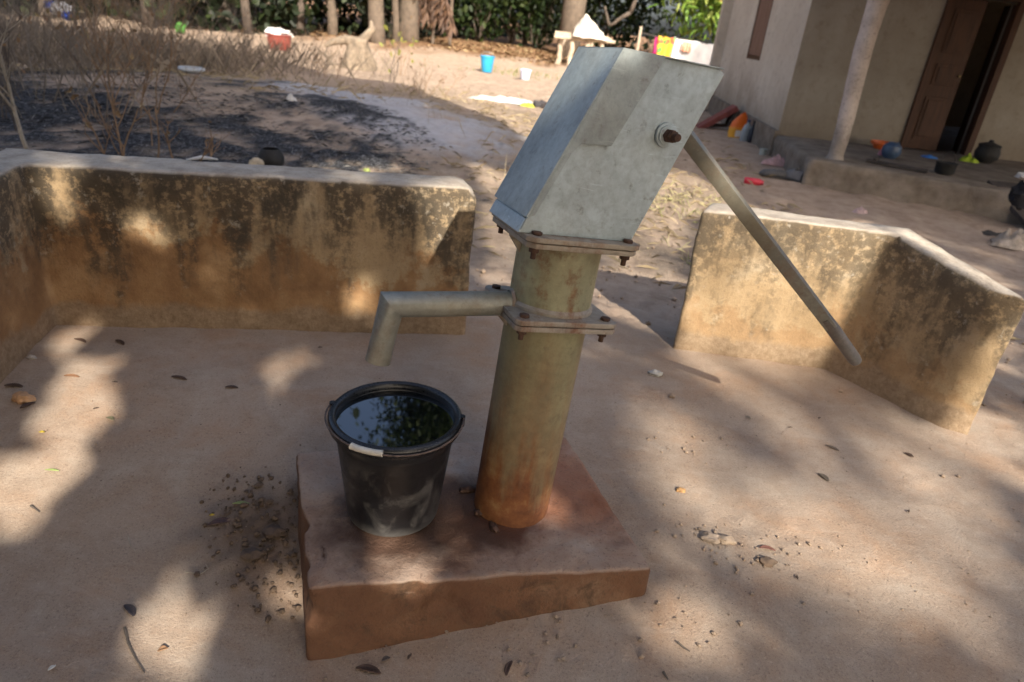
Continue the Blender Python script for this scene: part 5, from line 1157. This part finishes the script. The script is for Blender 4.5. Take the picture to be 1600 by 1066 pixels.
LIT += [pl((-.006, -.088, 1.05), (.004, -.088, 1.075), (.05, -.088, 1.075), (.03, -.088, 1.05)), pl((.045, -.07, .26), (.085, -.03, .26), (.085, -.03, .36), (.05, -.07, .36)), pl((.02, -.08, .06), (.06, -.06, .06), (.06, -.06, .14), (.02, -.08, .14)),
        pl((-.335, -.024, .50), (-.318, -.024, .50), (-.318, -.024, .53), (-.335, -.024, .53)), pl((.15, -.01, 1.0), (.235, -.01, .95), (.40, -.01, .84), (.38, -.01, .80))]
LIT += [[aty(*q, 8.74) for q in p] for p in (((1347, 200), (1358, 193), (1362, 210), (1348, 214)), ((1386, 178), (1402, 160), (1410, 162), (1392, 190)), ((1384, 168), (1400, 158), (1404, 164), (1388, 176)))]
def inpoly(p, poly):
    c = np.zeros(len(p), bool); n_ = len(poly)
    for i in range(n_):
        a, b = poly[i], poly[(i+1) % n_]; k = ((a[1] > p[:, 1]) != (b[1] > p[:, 1])); den = b[1]-a[1] if abs(b[1]-a[1]) > 1e-9 else 1e-9
        c ^= k & (p[:, 0] < (b[0]-a[0])*(p[:, 1]-a[1])/den+a[0])
    return c
LIT.append([Vector(q) for q in ((1.49, 2.135, .52), (1.85, 1.98, .50), (1.95, 1.94, -.1), (1.50, 2.115, -.15))]); NOX = len(LIT)-1
polys = []
for k, P in enumerate(LIT):
    q = uv([tuple(v) for v in P]); ce = q.mean(0); rr = np.sqrt(((q-ce)**2).sum(1)).mean(); polys.append(ce+(q-ce)*(1+(.085/max(rr, .09) if k > 1 and k != NOX else 0)))
# half-shaded ground at the right: thinner foliage with small gaps
TH = [uv([tuple(v) for v in G((1085, 560), (1280, 562), (1470, 690), (1605, 760), (1605, 960), (1480, 990), (1250, 900), (1050, 860), (980, 700))]), uv([tuple(v) for v in G((745, 275), (1000, 262), (1180, 326), (1400, 350), (1605, 405), (1605, 555), (1535, 560), (1420, 372), (1100, 335), (1060, 470), (1000, 510), (745, 480))]), uv([(-1.58, 2.12, .53), (-.2, 2.43, .53), (-.24, 2.6, .53), (-1.8, 2.32, .53)])]
NC = 22500; CL = 7
uvb = (-9.5, 12.0, -1.2, 10.9)
cu = np.stack([rng.uniform(uvb[0], uvb[1], NC), rng.uniform(uvb[2], uvb[3], NC)], 1)
dep = rng.uniform(0, 1, NC)
uvl = np.repeat(cu, CL, 0)+rng.normal(0, .20, (NC*CL, 2)); dp = np.repeat(dep, CL)+rng.normal(0, .04, NC*CL)
ok = np.ones(len(uvl), bool); lsz = np.full(len(uvl), .24)
for q in polys:
    lo, hi = q.min(0), q.max(0); bb = ok & (uvl[:, 0] > lo[0]) & (uvl[:, 0] < hi[0]) & (uvl[:, 1] > lo[1]) & (uvl[:, 1] < hi[1]); ix = np.where(bb)[0]
    if len(ix): ok[ix[inpoly(uvl[ix], q)]] = False
far = np.zeros(len(uvl), bool); TH.append(uv([tuple(v) for v in G((335, 575), (400, 562), (440, 535), (500, 540), (520, 560), (512, 600), (470, 612), (492, 690), (470, 690), (455, 642), (392, 640), (360, 600))])); TH.append(uv([tuple(v) for v in G((880, 520), (1085, 548), (1290, 560), (1605, 740), (1605, 1064), (700, 1064), (1010, 905))])); TF = [.75, .45, 1., .36, 1.5]
for q, tf in zip(TH, TF):
    ix = np.where(ok & ~far & inpoly(uvl, q))[0]; f = np.array([noise.noise(Vector((p[0]*4.2, p[1]*6.5, 3.3)))+.5*noise.noise(Vector((p[0]*10, p[1]*14, 8.3))) for p in uvl[ix]]); pk = np.clip(.33-.36*f, .06, .9)*tf; ok[ix[rng.uniform(0, 1, len(ix)) > pk]] = False; lsz[ix] = .20; far[ix] = True
uvl, dp, lsz, far = uvl[ok], dp[ok], lsz[ok], far[ok]
sl = uv([(1.335, 2.44, .55), (1.46, 2.23, .47), (1.465, 2.225, -.10), (1.25, 2.49, -.10)]); lo, hi = sl.min(0), sl.max(0)  # extra small leaves added to keep the right wall's inner face dark
ex = rng.uniform(0, 1, (6000, 2))*(hi-lo)+lo; ex = ex[inpoly(ex, sl)][:900]; print('sliver', len(ex), lo, hi)
uvl = np.concatenate([uvl, ex]); dp = np.concatenate([dp, rng.uniform(.75, 1, len(ex))]); lsz = np.concatenate([lsz, np.full(len(ex), .08)]); far = np.concatenate([far, np.zeros(len(ex), bool)])
# along the sun's direction each leaf sits where its crown is: y between -9.5 and -5.2
yy = np.where(far, -16.5+3.2*np.clip(dp, 0, 1), -6.9+3.6*np.clip(dp, 0, 1)); base_ = uvl[:, :1]*U_+uvl[:, 1:]*V_; tt = (yy-base_[:, 1])/S_[1]; LP = base_+tt[:, None]*S_
kz = LP[:, 2] > .9; lsz = lsz[kz]; far = far[kz]; LP = LP[kz]
trx = [-7.5, -3.4, .5, 6.8, 10.8, 14.8]
lab = ['shade tree standing behind the photographer, far to the left', 'shade tree behind the photographer, left of the middle', 'shade tree directly behind the photographer', 'shade tree behind the photographer, right of the middle', 'shade tree behind the photographer, second from the right', 'shade tree behind the photographer, far to the right']
fx = np.quantile(LP[far, 0], (.2, .75)); trx = trx+[float(q) for q in fx]; lab += ['tall shade tree farther behind the photographer, left one of two', 'tall shade tree farther behind the photographer, right one of two']  # two trees added only to carry the set-back leaves that soften the dapples
own = np.where(far, 6+np.argmin(np.abs(LP[:, :1]-fx[None]), 1), np.argmin(np.abs(LP[:, :1]-np.array(trx[:6])[None]), 1))
for i, x_ in enumerate(trx):
    ty = -5.9 if i < 6 else -15.2; b = Vector((x_, ty, gzs(x_, ty))); e = empty('shade_tree', b); tag(e, lab[i], 'tree', 'shade trees behind the photographer')
    m = MB(); trunk(m, Vector((0, 0, 0)), Vector((.2, .3, 12.5 if i < 3 else 9.5 if i < 6 else 8.6)), .26, .07, i+3)
    for k in range(5):
        a_ = Vector((0, 0, rnd.uniform(4.5, 8.0))); wobbly(m, a_, a_+Vector((rnd.uniform(-1, 1), rnd.uniform(-.3, .6), rnd.uniform(.8, 1.8))), .07, .02, 5, .08, k+i*9, 7)
    m.build('trunk', trunk_m, e, True, angle=180)
    leaf_mesh('crown', LP[own == i], lsz[own == i], lf_shade, e, LEAF, 0., 1.25)
print('shade leaves', len(LP), LP.min(0), LP.max(0))
